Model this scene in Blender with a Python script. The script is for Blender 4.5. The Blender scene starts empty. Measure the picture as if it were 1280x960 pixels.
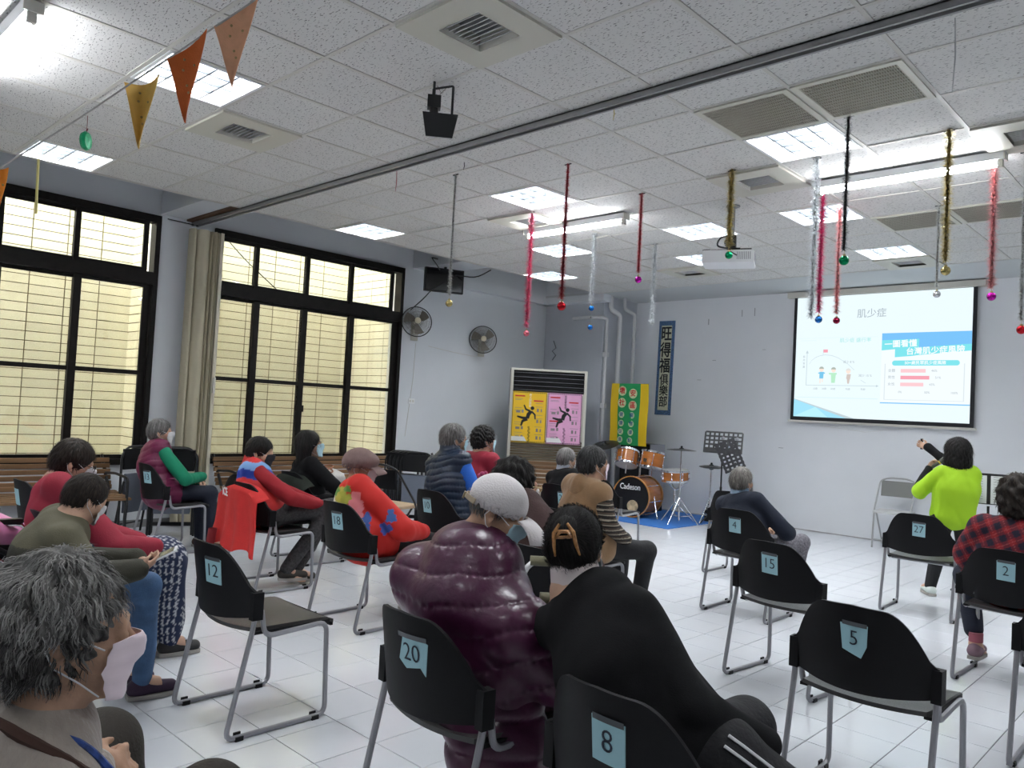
import bpy, bmesh, math, random
import numpy as np
from mathutils import Vector, Matrix
random.seed(7); np.random.seed(7)
S = bpy.context.scene
COL = S.collection
PI = math.pi

# ------------------------------------------------------------------ camera, world, light, exposure
cam = bpy.data.cameras.new('camera'); camo = bpy.data.objects.new('camera', cam); COL.objects.link(camo)
cam.sensor_width = 36; cam.lens = 36*975.87/1280; cam.clip_start = .05
CAM = Vector((0, 0, 1.42))
camo.matrix_world = Matrix.Translation(CAM) @ Matrix.Rotation(math.radians(43.7276), 4, 'Z') @ Matrix.Rotation(math.radians(92.0092), 4, 'X') @ Matrix.Rotation(math.radians(2.9952), 4, 'Z')
S.camera = camo
W = bpy.data.worlds.new('world'); S.world = W; W.use_nodes = True
wn = W.node_tree.nodes; wbg = wn['Background']; wbg.inputs[0].default_value = (.95, .97, 1, 1); wbg.inputs[1].default_value = 17.0
S.view_settings.view_transform = 'Standard'; S.view_settings.look = 'None'
S.view_settings.exposure = 0.72; S.view_settings.gamma = 1; S.view_settings.use_curve_mapping = False
LIGHT_TROFFER = 30.0; LIGHT_TUBE = 60.0; SLIDE = .63

ZC = 3.3077
XW = -8.5      # window wall
YF = 10.65     # front wall
XR = 3.2; YB = -3.0

# ------------------------------------------------------------------ materials
MATS = {}
def mat(name, col, rough=.6, metal=0., noise=0., nscale=8., bump=0., bscale=60., spec=.5, emit=None, es=0., alpha=None, stretch=None, sheen=0., coat=0., obj_var=0.):
    if name in MATS: return MATS[name]
    m = bpy.data.materials.new(name); m.use_nodes = True; nt = m.node_tree; b = nt.nodes['Principled BSDF']
    b.inputs['Base Color'].default_value = (*col, 1); b.inputs['Roughness'].default_value = rough; b.inputs['Metallic'].default_value = metal
    b.inputs['Specular IOR Level'].default_value = spec
    if sheen: b.inputs['Sheen Weight'].default_value = sheen
    if coat: b.inputs['Coat Weight'].default_value = coat
    if emit: b.inputs['Emission Color'].default_value = (*emit, 1); b.inputs['Emission Strength'].default_value = es
    if noise or bump:
        tc = nt.nodes.new('ShaderNodeTexCoord'); mp = nt.nodes.new('ShaderNodeMapping'); nt.links.new(tc.outputs['Object'], mp.inputs[0])
        if stretch: mp.inputs['Scale'].default_value = stretch
    if noise:
        n = nt.nodes.new('ShaderNodeTexNoise'); n.inputs['Scale'].default_value = nscale; n.inputs['Detail'].default_value = 4
        nt.links.new(mp.outputs[0], n.inputs['Vector'])
        mr = nt.nodes.new('ShaderNodeMapRange'); mr.inputs[1].default_value = .3; mr.inputs[2].default_value = .7; mr.inputs[3].default_value = 1-noise; mr.inputs[4].default_value = 1+noise
        nt.links.new(n.outputs[0], mr.inputs[0])
        mx = nt.nodes.new('ShaderNodeVectorMath'); mx.operation = 'SCALE'; mx.inputs[0].default_value = col
        nt.links.new(mr.outputs[0], mx.inputs['Scale']); nt.links.new(mx.outputs[0], b.inputs['Base Color'])
        if obj_var:
            oi = nt.nodes.new('ShaderNodeObjectInfo'); m2 = nt.nodes.new('ShaderNodeMapRange'); m2.inputs[3].default_value = 1-obj_var; m2.inputs[4].default_value = 1+obj_var
            nt.links.new(oi.outputs['Random'], m2.inputs[0]); v2 = nt.nodes.new('ShaderNodeVectorMath'); v2.operation = 'SCALE'
            nt.links.new(mx.outputs[0], v2.inputs[0]); nt.links.new(m2.outputs[0], v2.inputs['Scale']); nt.links.new(v2.outputs[0], b.inputs['Base Color'])
    if bump:
        n2 = nt.nodes.new('ShaderNodeTexNoise'); n2.inputs['Scale'].default_value = bscale; n2.inputs['Detail'].default_value = 3
        nt.links.new(mp.outputs[0], n2.inputs['Vector']); bp = nt.nodes.new('ShaderNodeBump'); bp.inputs['Strength'].default_value = bump; bp.inputs['Distance'].default_value = .01
        nt.links.new(n2.outputs[0], bp.inputs['Height']); nt.links.new(bp.outputs[0], b.inputs['Normal'])
    MATS[name] = m; return m
def vcol_mat(name, rough=.7, bump=0., bscale=200., spec=.4, sheen=0., metal=0.):
    if name in MATS: return MATS[name]
    m = mat(name, (.5, .5, .5), rough, metal, bump=bump, bscale=bscale, spec=spec, sheen=sheen); nt = m.node_tree
    a = nt.nodes.new('ShaderNodeAttribute'); a.attribute_name = 'Col'; nt.links.new(a.outputs['Color'], nt.nodes['Principled BSDF'].inputs['Base Color'])
    return m
def emit_mat(name, col, s):
    m = bpy.data.materials.new(name); m.use_nodes = True; nt = m.node_tree; nt.nodes.clear()
    e = nt.nodes.new('ShaderNodeEmission'); e.inputs[0].default_value = (*col, 1); e.inputs[1].default_value = s
    o = nt.nodes.new('ShaderNodeOutputMaterial'); nt.links.new(e.outputs[0], o.inputs[0]); MATS[name] = m; return m

# ------------------------------------------------------------------ mesh builder
class MB:
    def __init__(s): s.v = []; s.f = []; s.m = []; s.M = None
    def add(s, vs, fs, mi=0):
        o = len(s.v)
        if s.M is not None: vs = [tuple(s.M @ Vector(v)) for v in vs]
        s.v += [tuple(v) for v in vs]; s.f += [tuple(i+o for i in f) for f in fs]; s.m += [mi]*len(fs); return s
    def box(s, x0, x1, y0, y1, z0, z1, mi=0):
        v = [(x0,y0,z0),(x1,y0,z0),(x1,y1,z0),(x0,y1,z0),(x0,y0,z1),(x1,y0,z1),(x1,y1,z1),(x0,y1,z1)]
        return s.add(v, [(0,3,2,1),(4,5,6,7),(0,1,5,4),(1,2,6,5),(2,3,7,6),(3,0,4,7)], mi)
    def cbox(s, x0, x1, y0, y1, z0, z1, c=.003, mi=0):       # box with chamfered top edges
        v = [(x0,y0,z0),(x1,y0,z0),(x1,y1,z0),(x0,y1,z0),(x0,y0,z1-c),(x1,y0,z1-c),(x1,y1,z1-c),(x0,y1,z1-c),(x0+c,y0+c,z1),(x1-c,y0+c,z1),(x1-c,y1-c,z1),(x0+c,y1-c,z1)]
        return s.add(v, [(0,3,2,1),(0,1,5,4),(1,2,6,5),(2,3,7,6),(3,0,4,7),(4,5,9,8),(5,6,10,9),(6,7,11,10),(7,4,8,11),(8,9,10,11)], mi)
    def tube(s, pts, r, n=8, mi=0, closed=False, cap=True):
        P = [Vector(p) for p in pts]; R = r if isinstance(r, (list, tuple)) else [r]*len(P)
        T = []
        for i in range(len(P)):
            if closed: t = P[(i+1) % len(P)]-P[i-1]
            else: t = P[min(i+1, len(P)-1)]-P[max(i-1, 0)]
            T.append(t.normalized() if t.length > 1e-9 else Vector((0,0,1)))
        u = T[0].orthogonal().normalized(); V = []
        for i, p in enumerate(P):
            if i:
                q = T[i-1].rotation_difference(T[i]); u = (q @ u); u = (u-T[i]*u.dot(T[i])).normalized()
            w = T[i].cross(u)
            for k in range(n):
                a = 2*PI*k/n; V.append(p+(u*math.cos(a)+w*math.sin(a))*R[i])
        F = []; L = len(P)
        for i in range(L if closed else L-1):
            a = i*n; b = ((i+1) % L)*n
            for k in range(n): F.append((a+k, a+(k+1) % n, b+(k+1) % n, b+k))
        if cap and not closed: F.append(tuple(range(n))[::-1]); F.append(tuple((L-1)*n+k for k in range(n)))
        return s.add(V, F, mi)
    def lathe(s, prof, n=24, M=None, mi=0):                  # prof: list of (r, z)
        V = []; F = []
        for r, z in prof:
            for k in range(n):
                a = 2*PI*k/n; V.append((r*math.cos(a), r*math.sin(a), z))
        for i in range(len(prof)-1):
            for k in range(n): F.append((i*n+k, i*n+(k+1) % n, (i+1)*n+(k+1) % n, (i+1)*n+k))
        if M is not None: V = [tuple(M @ Vector(v)) for v in V]
        return s.add(V, F, mi)
    def ball(s, c, r, n=14, mi=0, sc=(1,1,1), M=None):
        prof = [(max(r*math.sin(PI*i/(n//2)), 1e-5), -r*math.cos(PI*i/(n//2))) for i in range(n//2+1)]
        T = Matrix.Translation(c)
        if M is not None: T = T @ M
        return s.lathe(prof, n, T @ Matrix.Diagonal((*sc, 1)), mi)
    def prism(s, poly, z0, z1, M=None, mi=0):                # 2D polygon (x, y) extruded in z
        n = len(poly); V = [(x, y, z0) for x, y in poly]+[(x, y, z1) for x, y in poly]
        F = [tuple(range(n))[::-1], tuple(range(n, 2*n))]+[(i, (i+1) % n, n+(i+1) % n, n+i) for i in range(n)]
        if M is not None: V = [tuple(M @ Vector(v)) for v in V]
        return s.add(V, F, mi)
    def mesh(s, name, mats, smooth=False):
        me = bpy.data.meshes.new(name); me.from_pydata(s.v, [], s.f)
        for m in (mats if isinstance(mats, (list, tuple)) else [mats]): me.materials.append(m)
        if any(s.m): me.polygons.foreach_set('material_index', s.m)
        if smooth:
            me.polygons.foreach_set('use_smooth', [True]*len(s.f))
            try: me.set_sharp_from_angle(angle=math.radians(smooth if smooth > 1 else 40))
            except Exception: pass
        me.update(); return me
    def build(s, name, mats, parent=None, smooth=False, loc=None):
        return link(name, s.mesh(name, mats, smooth), parent, loc)
def link(name, data, parent=None, loc=None):
    o = bpy.data.objects.new(name, data); COL.objects.link(o)
    if parent is not None: o.parent = parent
    if loc is not None: o.location = loc
    return o
def tag(o, label, cat, group=None):
    o['label'] = label; o['category'] = cat
    if group: o['group'] = group
    return o
def thing(name, label, cat, loc=(0,0,0), rz=0, group=None, rot=None):
    o = link(name, None, None, loc); o.empty_display_size = .1
    o.rotation_euler = rot if rot else (0, 0, rz)
    return tag(o, label, cat, group)
def struct(o): o['kind'] = 'structure'; return o
def grp(name): return struct(link(name, None))
CH = {}
def kids(o):
    return [c for c in bpy.data.objects if c.parent == o]
def copy_tree(o, parent=None):
    c = o.copy(); COL.objects.link(c)
    if parent is not None: c.parent = parent
    for k in kids(o): copy_tree(k, c)
    return c
def bend(pts, r=.05, n=5):                                   # round the corners of a path
    P = [Vector(p) for p in pts]; out = [P[0]]
    for i in range(1, len(P)-1):
        a = (P[i-1]-P[i]); b = (P[i+1]-P[i]); d = min(r, a.length*.45, b.length*.45)
        p0 = P[i]+a.normalized()*d; p1 = P[i]+b.normalized()*d
        for k in range(n+1):
            t = k/n; out.append(p0*(1-t)**2+P[i]*2*t*(1-t)+p1*t*t)
    out.append(P[-1]); return out
def text_mesh(txt, size, ext=.001, align='CENTER', bold=0.):
    cu = bpy.data.curves.new('text', 'FONT'); cu.body = txt; cu.size = size; cu.extrude = ext; cu.align_x = align; cu.align_y = 'CENTER'; cu.resolution_u = 3; cu.offset = min(bold, 0)
    o = bpy.data.objects.new('text', cu); COL.objects.link(o)
    me = bpy.data.meshes.new_from_object(o.evaluated_get(bpy.context.evaluated_depsgraph_get()))
    if bold > 0:
        n = len(me.vertices); co = [v.co.copy() for v in me.vertices]; fs = [tuple(p.vertices) for p in me.polygons]; V = []; F = []
        for k, (dx, dy) in enumerate(((bold,0),(-bold,0),(0,bold),(0,-bold))): V += [(c.x+dx, c.y+dy, c.z+k*.00004) for c in co]; F += [tuple(i+n*k for i in f) for f in fs]
        me = bpy.data.meshes.new('text'); me.from_pydata(V, [], F)
    bpy.data.objects.remove(o); bpy.data.curves.remove(cu); return me
def text(name, txt, size, m, parent, loc, rot=(0,0,0), align='CENTER', bold=0., ext=.0008, sx=1.):
    me = text_mesh(txt, size, ext, align, bold); me.materials.clear(); me.materials.append(m)
    o = link(name, me, parent, loc); o.rotation_euler = rot; o.scale = (sx, 1, 1); return o
def smooth(me): me.polygons.foreach_set('use_smooth', [True]*len(me.polygons)); me.update()
def in_view(p, margin=.06):
    c = camo.matrix_world.inverted() @ Vector(p)
    if c.z > -.2: return False
    x = .5+cam.lens/36*c.x/-c.z; y = .5+cam.lens/36*c.y/-c.z*1280/960
    return -margin < x < 1+margin and -margin < y < 1+margin

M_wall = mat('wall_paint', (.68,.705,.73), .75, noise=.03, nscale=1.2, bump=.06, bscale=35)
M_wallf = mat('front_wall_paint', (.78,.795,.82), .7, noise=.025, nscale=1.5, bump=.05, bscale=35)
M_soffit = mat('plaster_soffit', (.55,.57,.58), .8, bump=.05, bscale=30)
M_dark = mat('dark_aluminium', (.010,.008,.007), .5, noise=.25, nscale=12, spec=.2)
M_black = mat('black_plastic', (.009,.009,.010), .5, bump=.08, bscale=500, spec=.25)
M_blackm = mat('black_metal', (.014,.014,.015), .35)
M_chrome = mat('chrome', (.75,.75,.77), .16, 1.)
M_steel = mat('grey_painted_steel', (.32,.32,.34), .35, .5)
M_ivory = mat('ivory_plastic', (.56,.545,.47), .5)
M_cream = mat('cream_paint', (.62,.60,.54), .5)
M_white = mat('white_paint', (.78,.79,.80), .4)
M_wood = mat('bench_wood', (.20,.11,.05), .5, noise=.35, nscale=6, stretch=(1,.08,3), bump=.1, bscale=30, obj_var=.2)
M_grout = mat('grout', (.07,.07,.07), .8)

# ------------------------------------------------------------------ floor
fl = MB().box(-9.5, XR+.2, YB-.2, YF+.2, -.1, -.004).build('floor', M_grout); struct(fl)
M_tile = mat('floor_tile', (.67,.69,.725), .16, noise=.035, nscale=1.5, spec=.55, obj_var=.025)
FX0, FY0, FT = -3.26, 2.07, .3
cells = []
for i in range(-21, 22):
    for j in range(-17, 29):
        x = FX0+i*FT; y = FY0+j*FT
        if x > XR or y > YF or x+FT < -9.3 or y+FT < YB: continue
        d = (Vector((x+.15, y+.15, 0))-CAM).length
        cells.append((d if in_view((x+.15, y+.15, 0)) else 99+d, x, y))
cells.sort()
tm = MB().cbox(.0018, FT-.0018, .0018, FT-.0018, -.012, 0, .0012).mesh('tile', M_tile)
for d, x, y in cells[:300]:
    o = link('tile', tm, fl, (x, y, random.uniform(-.0004, .0004)))
rest = MB()
for d, x, y in cells[300:]:
    rest.add([(x+.0018,y+.0018,0),(x+FT-.0018,y+.0018,0),(x+FT-.0018,y+FT-.0018,0),(x+.0018,y+FT-.0018,0),(x+.0005,y+.0005,-.006),(x+FT-.0005,y+.0005,-.006),(x+FT-.0005,y+FT-.0005,-.006),(x+.0005,y+FT-.0005,-.006)],
             [(0,1,2,3),(4,5,1,0),(5,6,2,1),(6,7,3,2),(7,4,0,3)])
r = rest.build('tile', M_tile, fl); r['kind'] = 'stuff'

# ------------------------------------------------------------------ walls
def wall(name, boxes, m=M_wall):
    b = MB()
    for q in boxes: b.box(*q)
    return struct(b.build(name, m))
ZT = 4.3
W1a, W1b = .60, 3.33; W2a, W2b = 3.93, 6.62; ZS = .66; ZH = 3.30
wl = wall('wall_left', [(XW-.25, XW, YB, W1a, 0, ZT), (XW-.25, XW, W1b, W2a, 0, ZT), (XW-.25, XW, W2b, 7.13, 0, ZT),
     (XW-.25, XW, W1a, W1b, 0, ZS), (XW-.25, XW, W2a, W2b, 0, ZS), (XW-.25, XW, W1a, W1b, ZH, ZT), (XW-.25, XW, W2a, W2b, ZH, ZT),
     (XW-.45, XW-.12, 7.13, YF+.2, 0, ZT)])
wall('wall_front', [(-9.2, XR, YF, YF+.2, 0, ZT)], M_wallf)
wall('wall_right', [(XR, XR+.2, YB, YF+.2, 0, ZT)], M_wallf)
wall('wall_back', [(-9, XR+.2, YB-.2, YB, 0, ZT)], M_wallf)
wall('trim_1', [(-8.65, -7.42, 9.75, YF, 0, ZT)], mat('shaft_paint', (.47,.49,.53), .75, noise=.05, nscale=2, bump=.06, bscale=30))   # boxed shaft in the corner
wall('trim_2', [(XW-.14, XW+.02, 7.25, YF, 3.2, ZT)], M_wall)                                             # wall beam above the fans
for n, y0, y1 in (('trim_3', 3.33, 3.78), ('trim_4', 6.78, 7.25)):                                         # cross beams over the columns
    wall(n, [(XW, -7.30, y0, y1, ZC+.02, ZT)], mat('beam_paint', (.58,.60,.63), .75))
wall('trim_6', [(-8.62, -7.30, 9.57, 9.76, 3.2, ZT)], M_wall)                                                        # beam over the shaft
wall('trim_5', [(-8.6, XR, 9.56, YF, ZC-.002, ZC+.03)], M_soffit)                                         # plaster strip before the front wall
bbm = mat('baseboard_stain', (.34,.33,.33), .7, noise=.25, nscale=6)
struct(MB().box(-7.4, XR, YF-.006, YF, 0, .012).build('baseboard_front', bbm))
struct(MB().box(XW, XW+.012, YB, 7.1, 0, .08).build('baseboard_left', mat('dado_grey', (.22,.22,.22), .8)))
# ------------------------------------------------------------------ ceiling
GX, GY, G = -7.366, 2.286-.605*9, .605
M_pan = mat('mineral_fibre', (.665,.655,.635), .9, noise=.03, nscale=2, obj_var=.02)
nt = M_pan.node_tree; bs = nt.nodes['Principled BSDF']      # wormhole fissures
tc = nt.nodes.new('ShaderNodeTexCoord'); mp = nt.nodes.new('ShaderNodeMapping'); mp.inputs['Scale'].default_value = (45, 130, 45); mp.inputs['Rotation'].default_value = (0, 0, .5)
nt.links.new(tc.outputs['Object'], mp.inputs[0]); nz = nt.nodes.new('ShaderNodeTexNoise'); nz.inputs['Scale'].default_value = 1; nz.inputs['Detail'].default_value = 1
nt.links.new(mp.outputs[0], nz.inputs['Vector']); mr = nt.nodes.new('ShaderNodeMapRange'); mr.inputs[1].default_value = .635; mr.inputs[2].default_value = .68; mr.inputs[3].default_value = 1; mr.inputs[4].default_value = .25
nt.links.new(nz.outputs[0], mr.inputs[0]); vm = nt.nodes.new('ShaderNodeVectorMath'); vm.operation = 'SCALE'
src = bs.inputs['Base Color'].links[0].from_socket; nt.links.new(src, vm.inputs[0]); nt.links.new(mr.outputs[0], vm.inputs['Scale']); nt.links.new(vm.outputs[0], bs.inputs['Base Color'])
bp = nt.nodes.new('ShaderNodeBump'); bp.inputs['Strength'].default_value = .5; bp.inputs['Distance'].default_value = .003; nt.links.new(mr.outputs[0], bp.inputs['Height']); nt.links.new(bp.outputs[0], bs.inputs['Normal'])
M_tbar = mat('ceiling_tee', (.58,.56,.52), .5)
ce = struct(MB().box(-9.2, XR+.2, YB-.2, YF+.2, 4.1, 4.2).build('ceiling', mat('slab', (.3,.3,.3), .9)))
LAMPS = [(-2,-1),(-6,-1),(-6,4),(2,4),(-2,4),(-4,7),(-1,7),(-6,9),(1,7),(1,10),(-2,9),(-2,-6),(2,-1),(2,-6),(6,4),(6,-1),(5,7),(-6,-6),(6,9)]
VENTS = [(1,0),(-3,0),(-3,5),(1,5),(4,5),(-3,10),(1,11)]
GRILLES = [(2,3),(3,3),(2,8),(3,8)]
ni = 17; nj = 21
used = {(a+6, b+9) for a, b in LAMPS+VENTS+GRILLES}
def cxy(a, b): return GX+(a+6)*G, GY+(b+9)*G
vis = []; hid = []
for i in range(ni):
    for j in range(nj):
        if (i, j) in used: continue
        x, y = GX+i*G, GY+j*G
        (vis if in_view((x+.3, y+.3, ZC), .12) else hid).append(((Vector((x+.3, y+.3, ZC))-CAM).length, x, y))
vis.sort()
pm = MB(); pm.M = Matrix.Translation((0,0,.014)) @ Matrix.Diagonal((1,1,-1,1)); pm.cbox(.0125, G-.0125, .0125, G-.0125, 0, .012, .002)
pmesh = pm.mesh('ceiling_panel', M_pan)
for d, x, y in vis[:300]: link('ceiling_panel', pmesh, ce, (x, y, ZC-.001+random.uniform(0, .003)))
rest = MB()
for d, x, y in vis[300:]+hid: rest.box(x+.012, x+G-.012, y+.012, y+G-.012, ZC+.004, ZC+.016)
r = rest.build('ceiling_panel', M_pan, ce); r['kind'] = 'stuff'
for i in range(ni+1):
    MB().box(-.012, .012, 0, nj*G, 0, .006).build('ceiling_rail', M_tbar, ce, loc=(GX+i*G, GY, ZC-.001))
for j in range(nj+1):
    MB().box(0, ni*G, -.012, .012, 0, .006).build('ceiling_rail', M_tbar, ce, loc=(GX, GY+j*G, ZC-.0005))
MB().box(-.012, 0, GY, 9.56, ZC-.006, ZC+.03).build('edge_trim', M_tbar, ce, loc=(GX, 0, 0))

# troffer lamps
M_diff = emit_mat('lamp_diffuser', (.93,.965,1), LIGHT_TROFFER)
M_louv = mat('lamp_louvre', (.10,.115,.13), .35)
def troffer(first=[None]):
    t = thing('ceiling_light', '', 'light', (0,0,0), 0, None)
    a = G-.03; b = MB()
    b.box(.0, .02, 0, a, 0, .09).box(a-.02, a, 0, a, 0, .09).box(.02, a-.02, 0, .02, 0, .09).box(.02, a-.02, a-.02, a, 0, .09).box(0, a, 0, a, .09, .10)
    b.build('housing', M_white, t)
    MB().box(.03, a-.03, .03, a-.03, .082, .088).build('diffuser', M_diff, t)
    l = MB()
    for k in range(1, 4):
        p = .02+(a-.04)*k/4; l.box(p-.005, p+.005, .02, a-.02, .008, .072); l.box(.02, a-.02, p-.005, p+.005, .008, .072)
    l.build('louvre', M_louv, t); return t
t0 = troffer()
LL = {(-2,-1):'square egg-crate ceiling light behind the orange pennants', (-6,-1):'square ceiling light at the far left edge above the first window', (-6,4):'square ceiling light at the ceiling edge above the second window',
 (2,4):'large square ceiling light beside the brown return air grille', (-2,4):'square ceiling light above the shorter tube lamp and pink tinsel', (-4,7):'square ceiling light just behind the shorter tube lamp',
 (-1,7):'square ceiling light just behind the projector mount', (-6,9):'farthest left square ceiling light, near the corner above the air conditioner', (1,7):'square ceiling light behind the magenta tinsel under the long tube lamp',
 (1,10):'dim square ceiling light nearest the projection screen', (-2,9):'small-looking square ceiling light partly hidden behind the projector'}
for n, (a, b) in enumerate(LAMPS):
    t = t0 if n == 0 else copy_tree(t0); x, y = cxy(a, b); t.location = (x+.015, y+.015, ZC-.004)
    t['label'] = LL.get((a, b), 'square ceiling light behind the camera, outside the picture'); t['group'] = 'square ceiling lights'
# cassette vents
def vent():
    t = thing('ceiling_vent', '', 'vent'); a = G-.02
    b = MB()
    for (x0,x1,y0,y1) in ((0,a,0,.15),(0,a,a-.15,a),(0,.15,.15,a-.15),(a-.15,a,.15,a-.15)): b.box(x0,x1,y0,y1,0,.02)
    b.box(0, a, 0, a, .10, .11); b.build('frame', M_ivory, t)
    c = MB()
    for (x0,x1,y0,y1) in ((.14,.15,.14,a-.14),(a-.15,a-.14,.14,a-.14),(.14,a-.14,.14,.15),(.14,a-.14,a-.15,a-.14)): c.box(x0,x1,y0,y1,.0,.1)
    c.build('collar', M_cream, t)
    for k in range(9):
        y = .165+k*(a-.33)/8.; s = MB(); s.M = Matrix.Translation((0, y, .03)) @ Matrix.Rotation(.75, 4, 'X'); s.box(.15, a-.15, -.012, .012, 0, .003); s.build('slat', M_white, t)
    MB().box(.15, a-.15, .15, a-.15, .085, .095).build('backing', mat('duct_dark', (.25,.25,.25), .8), t)
    return t
v0 = vent()
VL = {(1,0):'large ivory square air vent at the top centre of the ceiling', (-3,0):'ivory square air vent right of the yellow pennant', (-3,5):'square air vent lit by the shorter tube lamp', (1,5):'ivory square air vent right of the gold tinsel above the projector',
 (4,5):'ivory square air vent at the right edge of the picture', (-3,10):'faint square air vent far off behind the projector', (1,11):'far square air vent just above the projection screen'}
for n, (a, b) in enumerate(VENTS):
    t = v0 if n == 0 else copy_tree(v0); x, y = cxy(a, b); t.location = (x+.01, y+.01, ZC-.016); t['label'] = VL[(a, b)]; t['group'] = 'square air vents in the ceiling'
# return-air grilles
M_gr = mat('grille_paint', (.45,.42,.34), .5)
def grille():
    t = thing('return_air_grille', '', 'vent'); a = G-.02; b = MB()
    for (x0,x1,y0,y1) in ((0,a,0,.035),(0,a,a-.035,a),(0,.035,.035,a-.035),(a-.035,a,.035,a-.035)): b.box(x0,x1,y0,y1,0,.012)
    b.build('frame', M_ivory, t)
    c = MB()
    for k in range(40):
        x = .04+k*(a-.08)/39; c.box(x-.002, x+.002, .03, a-.03, .001, .008)
    for k in range(13):
        y = .04+k*(a-.08)/12; c.box(.03, a-.03, y-.003, y+.003, .002, .01)
    c.build('mesh_panel', M_gr, t)
    MB().box(.02, a-.02, .02, a-.02, .03, .04).build('backing', mat('duct_brown', (.10,.085,.06), .9), t); return t
g0 = grille()
GL = ['brown return air grille left of its twin, touching a square light', 'brown return air grille right of its twin, near the curtain rail', 'faint far return air grille above the screen, left one of the pair', 'faint far return air grille above the screen, right one of the pair']
for n, (a, b) in enumerate(GRILLES):
    t = g0 if n == 0 else copy_tree(g0); x, y = cxy(a, b); t.location = (x+.01, y+.01, ZC-.010); t['label'] = GL[n]; t['group'] = 'return air grilles'
# fluorescent battens
M_tube = emit_mat('tube_glow', (.93,.96,1), LIGHT_TUBE)
def batten(label, x0, x1, y):
    t = thing('tube_light', label, 'light', ((x0+x1)/2, y, ZC-.08)); L = (x1-x0)/2
    b = MB(); b.prism([(-.03,.02),(.03,.02),(.045,.068),(-.045,.068)], -L, L, Matrix.Rotation(PI/2, 4, 'Y') @ Matrix.Rotation(PI/2, 4, 'Z')); b.build('body', M_white, t)
    for s in (-1, 1):
        e = MB(); e.box(s*(L-.03)-.015, s*(L-.03)+.015, -.02, .02, -.03, .03); e.box(s*(L)-.004, s*L+.004, -.045, .045, .015, .07); e.build('end_cap', M_cream, t)
    MB().tube([(-L+.04,0,-.008),(L-.04,0,-.008)], .016, 12).build('tube', M_tube, t, smooth=True)
batten('shorter-looking glowing tube lamp under the ceiling left of the projector', -5.49, -4.23, 5.83)
batten('long glowing tube lamp under the ceiling above the projection screen', -2.48, -1.22, 5.86)
batten('glowing tube lamp in the top left corner of the picture', -5.60, -4.34, 1.03)

# curtain rail crossing the ceiling and the plywood header over the column
t = thing('curtain_rail', 'grey metal track crossing the whole ceiling above the folding partition', 'rail', (0, 3.69, ZC-.04))
b = MB(); b.box(-8.48, XR, -.035, -.018, 0, .038); b.box(-8.48, XR, .018, .035, 0, .038); b.box(-8.48, XR, -.035, .035, .03, .038); b.build('track', mat('rail_grey', (.27,.27,.27), .45, .3), t)
MB().box(-8.48, -7.36, -.09, -.02, .04, .20).box(-8.48, -7.36, .02, .09, .04, .20).build('header_board', mat('old_plywood', (.10,.055,.03), .7, noise=.4, nscale=4, stretch=(.3,3,3)), t)

# ------------------------------------------------------------------ windows
def win(name, ya, yb, upper, lower, handle=None, gap=None):
    w = grp(name); X = XW-.05
    def bar(nm, y0, y1, z0, z1, x0=0, x1=.07): return MB().box(X+x0, X+x1, y0, y1, z0, z1).build(nm, M_dark, w)
    bar('head_frame', ya, yb, ZH-.075, ZH, -.05, .09); bar('sill_frame', ya, yb, ZS, ZS+.06, -.05, .09)
    bar('side_frame', ya, ya+.05, ZS+.06, ZH-.075, -.05, .09); bar('side_frame', yb-.05, yb, ZS+.06, ZH-.075, -.05, .09)
    bar('transom', ya+.05, yb-.05, 2.56, 2.69, -.05, .09)
    gm = MATS.get('glass') or glass()
    def panes(ys, z0, z1, wd, bars, xo):
        for k in range(len(ys)-1):
            a, c = ys[k], ys[k+1]; s = xo if k % 2 else -xo
            f = MB(); f.box(X-.0+s, X+.03+s, a-wd/2, a+wd/2, z0, z1).box(X+s, X+.03+s, c-wd/2, c+wd/2, z0, z1).box(X+s, X+.03+s, a+wd/2, c-wd/2, z0, z0+.045).box(X+s, X+.03+s, a+wd/2, c-wd/2, z1-.035, z1)
            if bars: f.box(X+s, X+.03+s, a+wd/2, c-wd/2, 1.60, 1.645)
            fo = f.build('sash', M_dark, w)
            MB().box(X+.012+s, X+.017+s, a+wd/2, c-wd/2, z0+.045, z1-.035).build('pane', glass('tinted_glass', (.80,.79,.73)) if bars else gm, fo)
    panes(upper, 2.69, ZH-.075, .05, False, .015); panes(lower, ZS+.06, 2.56, .07, True, .018)
    if handle: MB().box(X+.03, X+.06, handle-.05, handle+.05, 1.28, 1.36).build('latch', M_dark, w)
    return w
def glass(nm='glass', tint=(.90,.91,.86)):
    if nm in MATS: return MATS[nm]
    m = bpy.data.materials.new(nm); m.use_nodes = True; nt = m.node_tree; nt.nodes.clear(); MATS[nm] = m
    tr = nt.nodes.new('ShaderNodeBsdfTransparent'); tr.inputs[0].default_value = (*tint,1); gl = nt.nodes.new('ShaderNodeBsdfGlossy'); gl.inputs['Roughness'].default_value = .03
    mx = nt.nodes.new('ShaderNodeMixShader'); fr = nt.nodes.new('ShaderNodeFresnel'); fr.inputs[0].default_value = 1.45; o = nt.nodes.new('ShaderNodeOutputMaterial')
    nt.links.new(fr.outputs[0], mx.inputs[0]); nt.links.new(tr.outputs[0], mx.inputs[1]); nt.links.new(gl.outputs[0], mx.inputs[2]); nt.links.new(mx.outputs[0], o.inputs[0]); return m
win('window_1', W1a, W1b, [.65, 1.22, 1.88, 2.54, 3.20], [.65, 1.22, 1.88, 2.57, 3.24])
win('window_2', W2a, W2b, [3.98, 4.47, 5.15, 5.80, 6.45], [3.98, 4.50, 5.14, 5.83, 6.53], handle=5.14)

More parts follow.
